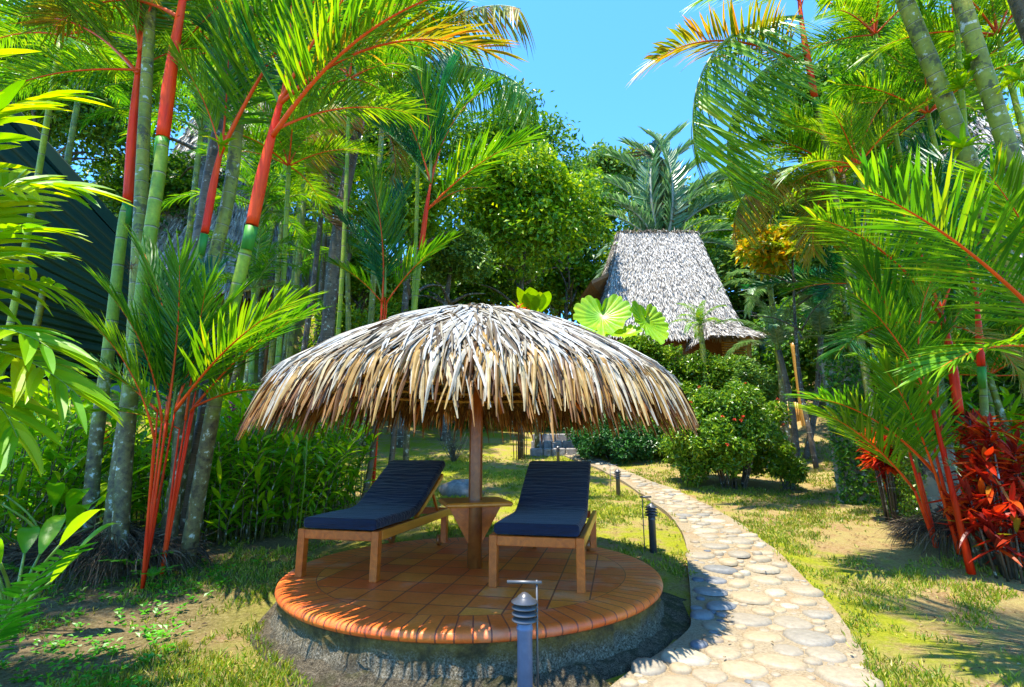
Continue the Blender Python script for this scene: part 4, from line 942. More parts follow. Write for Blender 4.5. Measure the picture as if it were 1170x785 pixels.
shrub('cone_shrub', 776, 540, 10.6, (.42, .4, .72), 9000, .075, 'shrub', 410, 'narrow upright bright shrub against the left side of the flowering shrub', zc=.72, group=None)
shrub('low_shrub', 702, 520, 13.4, (1.35, 1.0, .62), 16000, .10, 'shrub_dark', 402, 'low dark green hedge shrub beyond the path bend', zc=.50)
shrub('low_shrub', 755, 520, 13.8, (1.3, 1.0, .66), 16000, .10, 'shrub', 403, 'low green hedge shrub partly behind the big flowering shrub', zc=.54)
shrub('hut_shrub', 803, 420, 16.2, (1.9, 1.2, 1.05), 24000, .12, 'shrub', 404, 'light green shrub mass below the hut porch', zc=1.8, group=None)
shrub('hut_shrub', 850, 440, 15.5, (1.0, .8, .9), 9000, .13, 'tree_c', 405, 'pale green shrub beside the bamboo fence', zc=1.5, group=None)
shrub('small_shrub', 885, 560, 9.9, (.34, .3, .30), 2200, .07, 'shrub', 406, 'small shrub at the right foot of the flowering shrub', zc=.32, group=None)
shrub('hut_shrub', 710, 470, 16.5, (2.4, 1.0, 1.5), 20000, .15, 'shrub', 407, 'green shrub mass behind the parasol edge below the hut', zc=1.9, group=None)
shrub('rounded_shrub', 590, 440, 20.0, (4.2, 1.2, 2.6), 22000, .18, 'tree_b', 408, 'dark undergrowth shrub directly behind the parasol roof', zc=1.3, group=None)
shrub('rounded_shrub', 470, 420, 19.0, (2.5, 1.0, 1.3), 10000, .18, 'tree_c', 409, 'pale undergrowth shrub behind the small red palm', zc=1.3, group=None)

# creeper hedge on the right (clipped, flat faced)
def hedge():
    a, b = gp(975, 560), gp(1045, 610); t = empty('creeper_hedge', (b.x, b.y, tz(b.x, b.y)), 'tall clipped hedge covered in small creeper leaves right of the lawn', 'hedge'); o = Vector(t.location)
    ax, ay = a.x - o.x, a.y - o.y; H = 1.05; rg = np.random.default_rng(9)
    d = Vector((ax, ay, 0)); nrmv = Vector((d.y, -d.x, 0)).normalized()
    if nrmv.x > 0: nrmv = -nrmv
    mb = MB(); core = 8
    beam(mb, tuple(Vector((0, 0, H / 2)) - nrmv * .30), tuple(Vector((ax, ay, H / 2)) - nrmv * .30), .40, H, bev=.03); mb.build('woody_core', 'bark', t)
    n = 16000; u = rg.uniform(-.05, 1.03, n); z = rg.uniform(.04, H + .06, n); off = rg.normal(.0, .035, n); side = rg.random(n)
    base = np.outer(u, [ax, ay, 0]) + np.outer(off, list(nrmv)) + np.outer(z, [0, 0, 1]) - np.outer(np.full(n, .08), list(nrmv))
    top = side < .18; base[top] = np.outer(u[top], [ax, ay, 0]) - np.outer(rg.uniform(0, .6, top.sum()), list(nrmv)) + np.outer(H + rg.normal(0, .04, top.sum()), [0, 0, 1])
    fr = (side > .88); base[fr] = np.outer(rg.uniform(.98, 1.06, fr.sum()), [ax, ay, 0]) - np.outer(rg.uniform(0, .6, fr.sum()), list(nrmv)) + np.outer(rg.uniform(0, H, fr.sum()), [0, 0, 1])
    nr = np.array(list(nrmv)) * .8 + rg.normal(0, .4, (n, 3)) + [0, 0, .3]; mb = MB(); leaves(mb, base, np.cross(nr, rg.normal(size=(n, 3))), nr, rg.uniform(.03, .055, n), rg.uniform(.02, .035, n))
    mb.build('foliage', 'shrub', t)
hedge()
# creeper wall further right
def creeper_wall():
    t = empty('creeper_wall', (5.9, 7.0, tz(5.9, 7.0)), 'dense creeper covered screen behind the red leaved plants', 'screen'); rg = np.random.default_rng(19)
    mb = MB(); beam(mb, (-.6, 1.6, 1.2), (4, -1.0, 1.2), .25, 2.4); mb.build('panel', 'bark', t)
    n = 18000; u = rg.random(n); base = np.stack([-.7 + 4.7 * u, 1.45 - 2.66 * u + rg.normal(0, .06, n) - .05, rg.uniform(0, 2.5, n)], 1); nr = np.array([-.45, -.8, .3]) + rg.normal(0, .45, (n, 3)); mb = MB()
    leaves(mb, base, np.cross(nr, rg.normal(size=(n, 3))), nr, rg.uniform(.05, .09, n), rg.uniform(.03, .05, n)); mb.build('foliage', 'tree_b', t)
creeper_wall()

# ---------------------------------------------------------------- palms
def palm(lab, pts, r0, r1, smat, shaft=None, fronds=(), name='red_palm', group='red-stemmed palms', shaftmat='shaft_red', cat='palm', crown=None, green_top=True, base=None, ring=(.16, .05)):
    """pts: (px, py, depth) from the foot up; the first point may be None for the ground below the second"""
    W = [at(*p) for p in pts]
    if base is not None: W = [Vector(base)] + W
    g = tz(W[0].x, W[0].y)
    if W[0].z > g + .05: W = [Vector((W[0].x - (W[1].x - W[0].x) * .2, W[0].y, g - .12))] + W
    b = W[0]
    t = empty(name, b, lab, cat, group)
    stem(t, W, r0, r1, smat, ring=ring)
    top = W[-1]
    if shaft:
        Wp = [at(*p) for p in shaft]
        if green_top:
            d = (Wp[1] - Wp[0]); g0 = Wp[0] - d.normalized() * .02; mb = MB(); tube(mb, [g0 - t.location - d.normalized() * .24, g0 - t.location], [r1 * 1.06, r1 * 1.14], ns=14); mb.build('green_sheath', 'shaft_green', t)
        mb = MB(); tube(mb, [p - t.location for p in smooth_path(Wp, 8)], [r1 * 1.10, r1 * 1.14, r1 * .8, r1 * .5], ns=14); mb.build('crownshaft', shaftmat, t); top = Wp[-1]
    for f in fronds:
        key, bp, tp = f[0], f[1], f[2]; roll = R(f[3]) if len(f) > 3 else 0
        frond(t, key, at(*bp) if bp else top, at(*tp), roll)
    if crown: auto_crown(t, crown[0], top, crown[1], crown[2], *(crown[3:]))
    return t
# -- left clump
GL = 'red-stemmed palms of the left clump'
palm('leftmost palm stem of the left clump, red shaft above a thin green stem', [(100, 645, 5.2), (108, 520, 5.2), (124, 400, 5.15), (140, 262, 5.1), (146, 232, 5.1)], 0.071, 0.044, 'stem_green', [(146, 231, 5.1), (153, 130, 5.05), (160, 60, 5.0)],
     [('lime', (158, 80, 5.0), (-10, 110, 4.4), 20), ('stiff', (158, 85, 5.0), (20, 20, 5.6), 0), ('lime', (160, 60, 5.0), (70, -90, 4.6), 0), ('stiff', (160, 60, 5.0), (215, -120, 4.6), 0), ('gold', (160, 60, 5.0), (110, -60, 5.6)), ('stiff', (158, 80, 5.0), (255, 60, 5.8))], group=GL)
palm('ringed grey-green lichen-spotted stem between the two tallest red shafts', [(122, 662, 5.0), (136, 540, 5.0), (150, 430, 5.0), (158, 290, 5.0), (166, 120, 5.0), (176, -60, 5.0)], 0.082, 0.055, 'stem_old', None, crown=('stiff', 6, 2.0, (50, -5)), group=GL, name='ringed_palm')
palm('thick palm stem with the longest bright red shaft, second of the left clump', [(135, 655, 4.9), (143, 520, 4.9), (155, 395, 4.85), (170, 280, 4.8), (183, 190, 4.8), (186, 158, 4.8)], 0.071, 0.057, 'stem_green', [(186, 157, 4.8), (197, 70, 4.75), (214, -30, 4.7)],
     [('lime', (212, -10, 4.7), (40, -40, 4.0)), ('stiff', (212, -10, 4.7), (300, -160, 4.2)), ('gold', (205, 20, 4.7), (60, 30, 5.3)), ('stiff', (214, -10, 4.7), (130, -150, 4.0)), ('lime', (210, 0, 4.7), (310, 30, 5.6))], group=GL)
palm('dark mossy lichen-covered trunk behind the long red shaft', [(200, 655, 5.5), (215, 540, 5.5), (236, 460, 5.5), (222, 330, 5.7), (236, 220, 5.8), (262, 80, 5.9), (280, -60, 5.9)], 0.088, 0.063, 'stem_brown', None, crown=(['stiff', 'lime'], 6, 2.2, (50, -5)), group=GL, name='ringed_palm')
palm('yellow-green ringed palm trunk curving up behind the middle red shafts', [(185, 650, 5.3), (208, 520, 5.3), (232, 350, 5.3), (262, 220, 5.3), (275, 100, 5.3), (290, -60, 5.3)], 0.080, 0.059, 'stem_old', None, [('lime', (285, -20, 5.3), (350, 110, 5.2)), ('lime', (285, -20, 5.3), (180, 100, 5.8)), ('stiff', (285, -20, 5.3), (420, 40, 5.8))], group=GL, name='ringed_palm')
palm('slender palm stem with a thin orange-red shaft between thicker trunks', [(195, 640, 5.1), (205, 480, 5.1), (218, 340, 5.1), (233, 268, 5.1)], 0.050, 0.035, 'stem_green', [(234, 266, 5.1), (246, 200, 5.1), (257, 155, 5.1)],
     [('stiff', (252, 175, 5.1), (420, -60, 4.4), 0), ('younglime', (252, 175, 5.1), (200, 60, 4.6)), ('young', (254, 165, 5.1), (262, 20, 4.7))], group=GL)
palm('palm stem with a wide red shaft leaning right, rightmost of the left clump', [(212, 650, 5.0), (238, 500, 4.9), (262, 370, 4.8), (278, 300, 4.75), (287, 260, 4.7)], 0.071, 0.052, 'stem_green', [(288, 257, 4.7), (303, 185, 4.65), (322, 110, 4.6)],
     [('lime', (312, 155, 4.6), (575, -20, 4.0), 25), ('stiff', (318, 120, 4.6), (480, -90, 4.0)), ('gold', (318, 120, 4.6), (560, 60, 5.0), 20), ('stiff', (322, 110, 4.6), (330, -60, 4.4)), ('lime', (312, 150, 4.6), (470, 130, 5.4), -15), ('teal', (320, 120, 4.6), (240, 40, 5.2))], group=GL)
# young shoots at the foot of the left clump
GY = 'young red-stalked palm shoots'
def shoot(lab, base, fr, group=GY, matl='shaft_red', r=.015):
    b = at(*base); b.z = min(b.z, tz(b.x, b.y) + .04); t = empty('young_palm', b, lab, 'palm', group)
    for i, (key, mid, tip, roll) in enumerate(fr):
        p0 = b; p1 = at(*mid)
        mb = MB(); tube(mb, [q - t.location for q in smooth_path([p0, p0.lerp(p1, .5) + Vector((0, 0, .02)), p1], 6)], [r, r * .7, r * .45], ns=8); mb.build('stalk', matl, t)
        frond(t, key, p1, at(*tip), R(roll))
    return t
shoot('young palm with bright red stalks and wide green fronds before the left clump', (165, 655, 4.55), [('young', (190, 480, 4.5), (205, 300, 4.3), 0), ('younglime', (200, 470, 4.5), (335, 345, 4.1), 0), ('young', (185, 480, 4.5), (120, 330, 4.2), 0), ('younglime', (180, 470, 4.5), (60, 400, 4.4), 0), ('young', (200, 470, 4.5), (280, 330, 4.8), 0), ('young', (188, 500, 4.6), (165, 290, 4.6), 0), ('teal', (196, 490, 4.6), (245, 310, 4.9), 0), ('younglime', (176, 500, 4.4), (95, 360, 4.0), 0)])
shoot('young palm with several crowded red stalks beside the lichen trunk', (190, 615, 4.8), [('young', (218, 470, 4.75), (345, 360, 4.6), 0), ('younglime', (205, 490, 4.75), (110, 470, 4.5), 0), ('younglime', (222, 465, 4.75), (320, 450, 4.3), 0), ('young', (212, 480, 4.7), (235, 330, 4.4), 0), ('teal', (225, 440, 4.75), (325, 380, 5.0), 0)])
# root mound of the left clump
def root_skirt(cx, cy, rad, n, h, lab):
    rg = np.random.default_rng(int(abs(cx) * 10)); t0 = Vector((cx, cy, tz(cx, cy))); mb = MB(); a = rg.uniform(0, 6.283, n); r = rg.uniform(0, 1, n) ** .6
    base = np.stack([np.cos(a) * r * rad[0], np.sin(a) * r * rad[1], h * (1 - .6 * r) * rg.uniform(.3, 1, n)], 1); dr = np.stack([np.cos(a) * .8, np.sin(a) * .8, rg.uniform(-.9, .2, n)], 1) + rg.normal(0, .3, (n, 3))
    strips(mb, base, dr, rdir(n, 1), rg.uniform(.12, .34, n), rg.uniform(.004, .012, n), rg.uniform(-.2, .7, n), K=4); o = mb.build('fibre_skirt', 'root_fibre'); o.location = t0
    tag(o, lab, 'root fibre')
root_skirt(-3.8, 5.0, (.85, .42), 3600, .34, 'matted brown root fibres and dead leaves round the left palm clump')
root_skirt(5.05, 5.65, (.9, .5), 2600, .34, 'matted brown root fibres round the feet of the right red palms')
# -- middle palms
palm('brown-trunked palm left behind the parasol with a rust-coloured crown base', [(373, 400, 11.5), (380, 310, 11.5), (390, 240, 11.5), (402, 180, 11.5), (408, 150, 11.5)], 0.168, 0.126, 'stem_brown', [(408, 152, 11.5), (414, 120, 11.5)], shaftmat='shaft_orange', green_top=False,
     fronds=[('hang', None, (612, 118, 9.5)), ('hang', None, (548, 80, 10.5)), ('hang', None, (330, 60, 11)), ('hang', None, (350, 190, 10)), ('lime', None, (480, 180, 10.5)), ('gold', None, (450, 210, 11)), ('hang', None, (595, 10, 9)), ('lime', None, (520, 20, 10)), ('hang', None, (440, 0, 12)), ('dead', None, (385, 260, 11.3)), ('dead', None, (372, 230, 11.8))], name='brown_palm', group=None, base=at(370, 470, 11.5))
palm('slim palm with red shaft standing alone behind the parasol', [(466, 470, 8.6), (470, 400, 8.6), (476, 330, 8.6), (481, 288, 8.6)], 0.050, 0.042, 'stem_green', [(481, 286, 8.6), (487, 240, 8.6), (492, 210, 8.6)],
     [('young', None, (440, 95, 8.0)), ('young', None, (472, 70, 8.3)), ('teal', None, (520, 65, 9.2)), ('young', (488, 240, 8.6), (598, 160, 8.0)), ('stiff', None, (560, 100, 9.2)), ('teal', None, (400, 130, 9.0)), ('stiff', (488, 240, 8.6), (560, 215, 9.4))], group=None)
shoot('young red-stalked palm with upright fronds just left of the parasol peak', (434, 410, 8.0), [('young', (437, 345, 8.0), (425, 205, 7.6), 0), ('teal', (436, 340, 8.0), (388, 250, 8.0), 0), ('young', (442, 345, 8.0), (512, 275, 7.8), 0), ('teal', (440, 340, 8.0), (462, 215, 8.4), 0), ('young', (436, 345, 8.0), (380, 300, 7.6), 0)], r=.022)
# thin trunks in the left background
thin = [(305, 420, 322, 250, 12), (335, 430, 372, 200, 13), (352, 420, 372, 260, 15), (322, 420, 345, 190, 16), (345, 425, 360, 225, 18), (322, 430, 400, 290, 14), (400, 410, 396, 260, 14), (412, 560, 430, 470, 7.2), (436, 560, 452, 470, 7.6), (300, 420, 300, 220, 17), (920, 531, 938, 385, 12.4), (912, 533, 890, 400, 12.4), (262, 420, 330, 170, 15)]
labs = ['short dark thin trunk in the left background, nearest the red shaft', 'thin trunk leaning right in the left background', 'thin straight trunk before the sunny hillside lawn', 'tall pale thin trunk on the hillside', 'slim trunk right of the tall pale one', 'most slanted thin trunk left of the brown palm', 'thin pole-like trunk right beside the brown palm', 'thin grey trunk behind the left lounger', 'leaning thin trunk behind the backrest of the left lounger', 'faint upright trunk behind the slanting red stem',
        'right one of the two thin palm trunks on the far lawn', 'left one of the two thin palm trunks on the far lawn', 'long slanted dark trunk behind the red shaft leaning right']
for i, ((x0, y0, x1, y1, Y), lab) in enumerate(zip(thin, labs)):
    b = at(x0, y0, Y); b.z = min(b.z, tz(b.x, Y)) if i in (7, 8, 10, 11) else tz(b.x, Y)
    t = empty('thin_palm', b, lab, 'palm', 'thin-trunked palms'); tp = at(x1, y1, Y)
    stem(t, [b, b.lerp(tp, .5) + Vector((.03 * Y / 5, 0, 0)), tp], .0065 * Y, .005 * Y, 'stem_brown' if i % 3 else 'stem_old', ns=8)
    if i in (7, 8): auto_crown(t, 'young', tp, 5, .9, (60, 10))
    elif i in (10, 11): auto_crown(t, 'silver', tp, 9, 1.5, (65, -5))
    else: auto_crown(t, ['far', 'farlime'], tp, 7, .13 * Y, (60, -20))
# far palm behind the hut
palm('large palm with grey-green arching fronds rising behind the hut roof', [(757, 480, 25), (757, 380, 25), (757, 292, 25)], 0.294, 0.235, 'stem_brown', None,
     [('grey', None, (755, 160, 25.5)), ('grey', None, (780, 175, 26)), ('grey', None, (722, 190, 26)), ('grey', None, (838, 195, 24)), ('grey', None, (668, 245, 24)), ('grey', None, (872, 272, 24)), ('grey', None, (688, 290, 23)), ('grey', None, (805, 185, 26)), ('grey', None, (862, 232, 26)), ('grey', None, (700, 205, 26)), ('dead', None, (738, 172, 25)), ('grey', None, (680, 330, 23.5)), ('grey', None, (825, 250, 23)), ('grey', None, (735, 175, 25)), ('grey', None, (690, 225, 23)), ('grey', None, (845, 290, 23)), ('grey', None, (765, 200, 23.5)), ('grey', None, (698, 178, 25.5)), ('grey', None, (716, 165, 26.2)), ('grey', None, (802, 160, 25.8)), ('grey', None, (828, 172, 25)), ('grey', None, (852, 200, 25.2)), ('grey', None, (684, 205, 25)), ('grey', None, (738, 152, 25.6)), ('grey', None, (778, 150, 25.2)), ('grey', None, (708, 235, 23.5)), ('grey', None, (812, 215, 23.5))], name='grey_palm', group=None)
GB = 'green palms filling the background'
for (px, py, Y, ln, key, lab) in ((880, 330, 14, 1.6, 'silver', 'small palm with greyish fronds before the hut corner'), (962, 330, 12, 1.9, 'teal', 'small palm with blue-green fan of fronds above the lawn'), (800, 372, 15.5, .9, 'farlime', 'little lime palm in front of the hut porch'),
                               (300, 240, 9.5, 1.7, 'far', 'low palm with hanging fronds behind the slanting red stem'), (90, 110, 9.5, 2.2, 'far', 'shaded palm above the green roof'), (360, 60, 12, 2.6, 'farlime', 'sunlit palm high behind the middle of the left clump'), (230, 150, 11, 2.2, 'far', 'shaded palm between the red shafts'),
                               (1040, 250, 8.5, 1.9, 'teal', 'blue-green palm behind the leaning ringed trunks'), (1000, 60, 9, 2.2, 'far', 'shaded palm at the top right behind the trunks'), (1130, 100, 8, 2.0, 'farlime', 'sunlit palm between the two leaning trunks'), (960, 230, 10, 2.0, 'farlime', 'yellowish palm behind the bright green frond'), (440, 60, 14, 2.6, 'far', 'dark palm crown behind the brown palm')):
    c = at(px, py, Y); t = empty('green_palm', (c.x, Y, tz(c.x, Y)), lab, 'palm', GB); stem(t, [t.location + Vector((0, 0, -.1)), (t.location + c) / 2 + Vector((.05, 0, 0)), c], .012 * Y * .6, .009 * Y * .6, 'stem_old', ns=8); auto_crown(t, key, c, 13, ln, (80, -25))
for (px, py, Y, ln, key, lab) in ((70, 40, 6.4, 1.7, 'lime', 'sunlit palm crown left of the leftmost red shaft'), (330, 190, 7.5, 1.4, 'lime', 'bright palm crown right of the wide red shaft'), (250, 60, 6.8, 1.6, 'lime', 'sunlit palm crown between the two longest red shafts'), (400, 90, 8.5, 1.7, 'stiff', 'palm crown above the brown palm and left of the sky'), (290, 330, 7.2, 1.1, 'far', 'low palm crown before the plank shelter'), (480, 10, 9.5, 2.0, 'lime', 'high sunlit palm crown left of the open sky'),
                               (1000, 40, 7.4, 1.7, 'lime', 'sunlit palm crown right of the high dark red shaft'), (1060, 130, 7.0, 1.5, 'stiff', 'palm crown behind the bromeliads'), (980, 190, 7.2, 1.4, 'lime', 'bright green palm crown above the right lawn'), (1140, 40, 6.2, 1.6, 'lime', 'bright palm crown at the upper right corner'), (1010, 330, 7.8, 1.3, 'stiff', 'palm crown above the creeper hedge'), (1150, 300, 6.4, 1.3, 'stiff', 'palm crown behind the largest bromeliad'), (1060, 420, 6.6, 1.0, 'younglime', 'low lime palm crown behind the red shaft'), (1130, 430, 6.2, 1.1, 'stiff', 'low palm crown above the red cordyline')):
    c = at(px, py, Y); t = empty('green_palm', (c.x + .1, Y, tz(c.x + .1, Y)), lab, 'palm', GB); stem(t, [t.location + Vector((0, 0, -.1)), (t.location + c) / 2 + Vector((.06, 0, 0)), c], .045, .034, 'stem_green', ns=10); auto_crown(t, key, c, 10, ln, (80, -20), az0=px)
# -- right palms
GR = 'red-stemmed palms of the right clump'
palm('palm with dark red shaft high against the sky, leftmost on the right side', [(1010, 560, 8.0), (985, 400, 8.0), (955, 230, 8.0), (938, 140, 8.0), (932, 115, 8.0)], 0.067, 0.050, 'stem_old', [(931, 112, 8.0), (918, 40, 8.0), (912, -10, 8.0)],
     [('gold', (925, 75, 8.0), (748, 70, 7.2)), ('hang', (915, 20, 8.0), (795, 175, 7.2)), ('hang', (925, 60, 8.0), (838, 215, 7.6)), ('lime', (915, 0, 8.0), (800, 0, 7.4)), ('hang', (920, 50, 8.0), (850, 130, 8.5)), ('stiff', (912, -10, 8.0), (1010, 60, 7.6)), ('stiff', (912, -10, 8.0), (860, -110, 7.8)), ('stiff', (915, 10, 8.), (960, -60, 8))], group=GR)
palm('palm with hanging half-yellow fronds above the golden tree', [(1030, 570, 8.6), (1000, 400, 8.8), (978, 290, 9.0), (962, 200, 9.0)], 0.067, 0.050, 'stem_brown', None,
     [('hang', None, (838, 255, 8.2)), ('lime', None, (850, 170, 8.6)), ('gold', None, (880, 250, 8.6)), ('stiff', None, (870, 160, 8.2)), ('stiff', None, (880, 120, 8.8)), ('gold', None, (930, 290, 8.4)), ('lime', None, (1050, 150, 8.6)), ('stiff', None, (1000, 90, 9))], name='ringed_palm', group=GR)
palm('thick ringed green trunk with grey lichen leaning left, left one of two', [(1260, 560, 4.9), (1195, 400, 4.8), (1142, 285, 4.7), (1108, 190, 4.6), (1072, 95, 4.5), (1030, -10, 4.4), (1005, -80, 4.4)], 0.092, 0.069, 'stem_old', None, crown=(['lime', 'stiff'], 6, 1.6, (60, 0)), name='ringed_palm', group=GR)
palm('thick ringed trunk with a tuft of air plants leaning left, right one of two', [(1290, 520, 4.5), (1220, 330, 4.4), (1165, 205, 4.3), (1128, 95, 4.2), (1098, 0, 4.1), (1075, -80, 4.1)], 0.084, 0.066, 'stem_old', None, crown=(['lime', 'stiff'], 6, 1.6, (60, 0)), name='ringed_palm', group=GR)
palm('dark brown trunk crossing the upper right corner', [(1300, 330, 4.4), (1230, 160, 4.4), (1180, 40, 4.4), (1150, -40, 4.4)], 0.101, 0.076, 'stem_brown', None, name='ringed_palm', group=GR)
palm('slim grey-green stem behind the leaning trunks, with a red tip', [(1125, 560, 6.2), (1120, 300, 6.2), (1105, 180, 6.2), (1092, 20, 6.2)], 0.042, 0.034, 'stem_green', [(1092, 18, 6.2), (1088, -30, 6.2)], [], group=GR)
palm('palm stem with red shaft standing among lower fronds at the right', [(1120, 655, 5.2), (1112, 590, 5.2), (1104, 520, 5.2), (1097, 475, 5.2)], 0.046, 0.038, 'stem_green', [(1096, 473, 5.2), (1085, 400, 5.2), (1072, 345, 5.2)],
     [('lime', (1075, 360, 5.2), (930, 250, 4.6)), ('stiff', (1075, 360, 5.2), (1000, 190, 4.8)), ('lime', (1075, 360, 5.2), (1180, 230, 4.6)), ('stiff', (1078, 370, 5.2), (960, 400, 4.8)), ('teal', (1075, 360, 5.2), (1080, 180, 5.6)), ('gold', (1078, 370, 5.2), (1170, 440, 4.6))], group=GR)
palm('second shorter red shaft right of the tall one among lower fronds', [(1135, 650, 5.6), (1128, 520, 5.6), (1122, 420, 5.6)], 0.042, 0.034, 'stem_green', [(1121, 418, 5.6), (1116, 340, 5.6)], [('stiff', None, (1060, 200, 5.4)), ('teal', None, (1150, 180, 5.8)), ('lime', None, (1200, 300, 5.2))], group=GR)
palm('overhanging palm at the right edge with huge green frond reaching left', [(1330, 640, 3.6), (1290, 520, 3.5), (1250, 440, 3.4)], 0.050, 0.038, 'stem_green', [(1249, 438, 3.4), (1235, 410, 3.4)],
     [('stiff', None, (985, 215, 2.9), 10), ('younglime', None, (1075, 420, 2.9), 0), ('lime', None, (1130, 200, 3.0), 0), ('stiff', None, (1250, 200, 3.2))], group=GR)
shoot('young palm with thick crimson stalks at the foot of the right clump', (1096, 632, 5.3), [('stiff', (1068, 540, 5.25), (930, 455, 4.8), 0), ('young', (1060, 480, 5.3), (985, 300, 5.0), 0), ('younglime', (1075, 560, 5.2), (1010, 420, 4.7), 0), ('stiff', (1078, 500, 5.3), (1100, 350, 5.0), 0)], r=.022)
shoot('tall red-stalked palm shoot leaning left in front of the crimson stalks', (1106, 632, 4.9), [('stiff', (1066, 468, 4.85), (975, 335, 4.6), 0), ('lime', (1066, 468, 4.85), (1075, 300, 4.6), 0)], r=.034)
shoot('young palm with slim red stalks left of the crimson one', (1070, 625, 5.5), [('younglime', (1045, 560, 5.4), (935, 470, 5.1), 0), ('young', (1040, 520, 5.4), (1030, 400, 5.2), 0), ('teal', (1050, 540, 5.5), (975, 400, 5.8), 0)], r=.026)
for (x, y, h, ln, lab) in ((-6.0, 2.7, 6.4, 2.5, 'tall unseen palm left of the view, added so its crown shades the earth below the left clump'), (3.6, 1.6, 6.6, 2.3, 'tall unseen palm right of the view, added so its crown shades the sandy lawn'), (5.9, 3.6, 6.4, 2.4, 'tall unseen palm beyond the right edge before the leaning trunks')):  # unseen palms outside the view, added for the shade of their crowns
    t = empty('green_palm', (x, y, tz(x, y)), lab, 'palm', GB); c = Vector((x + .1, y, h)); stem(t, [Vector((x, y, tz(x, y) - .1)), Vector((x + .12, y, h * .5)), c], .08, .06, 'stem_green', ns=10); auto_crown(t, ['stiff', 'lime', 'stiff'], c, 15, ln, (70, -15))
# broad limey palm at the left edge
t = empty('broadleaf_palm', at(-130, 700, 2.6), 'bright lime palm with broad drooping leaflets at the left edge', 'palm')
stem(t, [at(-130, 700, 2.6), at(-120, 500, 2.6), at(-105, 330, 2.6)], 0.025, 0.017, 'stem_green')
for f in (((-105, 330, 2.6), (10, 120, 2.3), 30), ((-108, 380, 2.6), (40, 260, 2.3), 20), ((-110, 420, 2.6), (60, 400, 2.3), 10), ((-105, 330, 2.6), (-30, 60, 2.5), 60), ((-108, 350, 2.6), (70, 330, 2.6), -20), ((-110, 440, 2.6), (20, 500, 2.3), 0), ((-105, 400, 2.6), (30, 200, 2.9), 40), ((-108, 300, 2.7), (95, 215, 2.6), 35), ((-105, 260, 2.7), (75, 110, 2.8), 40), ((-110, 410, 2.5), (92, 455, 2.4), 15), ((-108, 360, 2.9), (60, 290, 3.1), 30)): frond(t, 'broad', at(*f[0]), at(*f[1]), R(f[2]))

# ---------------------------------------------------------------- canes and large leaved plants
def ginger_mesh(seed, ncane=12, h=1.5, spread=.36, leaf=.34, wd=.062):
    rg = np.random.default_rng(seed); ms = MB(); ml = MB()
    for i in range(ncane):
        a = rg.uniform(0, 6.28); r = spread * rg.random() ** .5; b = np.array([r * math.cos(a), r * math.sin(a), -.03]); hh = h * rg.uniform(.65, 1.1); lean = rg.normal(0, .12, 2) + np.array([math.cos(a), math.sin(a)]) * .15
        P = [b + np.array([lean[0] * t * t * hh, lean[1] * t * t * hh, hh * t]) for t in np.linspace(0, 1, 7)]
        tube(ms, [Vector(p) for p in P], [.010, .008, .004], ns=5)
        k = 19; t = np.linspace(.14, 1.0, k); base = np.array([[np.interp(x, np.linspace(0, 1, 7), [p[j] for p in P]) for j in range(3)] for x in t]); az = rg.uniform(0, 6.28); ph = az + np.arange(k) * math.pi + rg.normal(0, .35, k)
        el = R(20) + rg.uniform(0, .7, k); dr = np.stack([np.cos(ph) * np.cos(el), np.sin(ph) * np.cos(el), np.sin(el)], 1); nr = np.array([0, 0, 1.0]) + rg.normal(0, .2, (k, 3))
        strips(ml, base, dr, nr, leaf * rg.uniform(.7, 1.2, k), wd * rg.uniform(.8, 1.2, k), rg.uniform(.1, .45, k), K=4, prof=[.2, .85, 1.0, .7, .03], fold=.15)
    return ms.mesh('stems', 'stem_green'), ml.mesh('foliage', 'ginger')
GM = [ginger_mesh(s) for s in (1, 2, 3)]
def ginger(x, y, s, lab, group, v=0, rz=0.0, name='ginger_plant'):
    t = empty(name, (x, y, tz(x, y)), lab, 'plant', group, rz); t.scale = (s, s, s); link('stems', GM[v % 3][0], t); link('foliage', GM[v % 3][1], t); return t
ORD = ['first', 'second', 'third', 'fourth', 'fifth', 'sixth', 'seventh', 'eighth']
gl = 'ginger plants forming the leafy hedge left of the patio'
for row, (rn, lst) in enumerate((('front row', ((232, 6.0, .9), (262, 5.9, .95), (292, 6.1, .95), (322, 6.3, .9), (350, 6.5, .85))), ('middle row', ((240, 6.6, 1.0), (272, 6.8, 1.05), (305, 6.9, 1.05), (338, 7.0, 1.0), (370, 7.1, .95), (398, 7.3, .85))), ('back row', ((225, 7.4, 1.12), (262, 7.6, 1.15), (300, 7.8, 1.15), (340, 8.0, 1.1), (378, 8.3, 1.0))))):
    for i, (px, Y, sc) in enumerate(lst):
        ginger(at(px, 500, Y).x, Y, sc, ORD[i] + ' ginger plant from the left in the ' + rn + ' left of the patio', gl, i + row, i * 1.1 + row)
gl2 = 'tall cane plants under the green roof'
for i, (px, Y, sc) in enumerate(((-30, 5.0, 1.0), (15, 5.2, .95), (55, 5.6, 1.0), (25, 6.8, 1.2), (85, 6.2, 1.1), (60, 7.4, 1.2), (110, 6.6, 1.0), (165, 6.4, 1.1), (195, 6.9, 1.0))):
    ginger(at(px, 500, Y).x, Y, sc, 'shaded cane plant by the green-roofed shed, ' + (ORD + ['ninth'])[i] + ' from the left edge', gl2, i, i * 1.7, name='cane_plant')
gl3 = 'cane plants beside the creeper hedge'
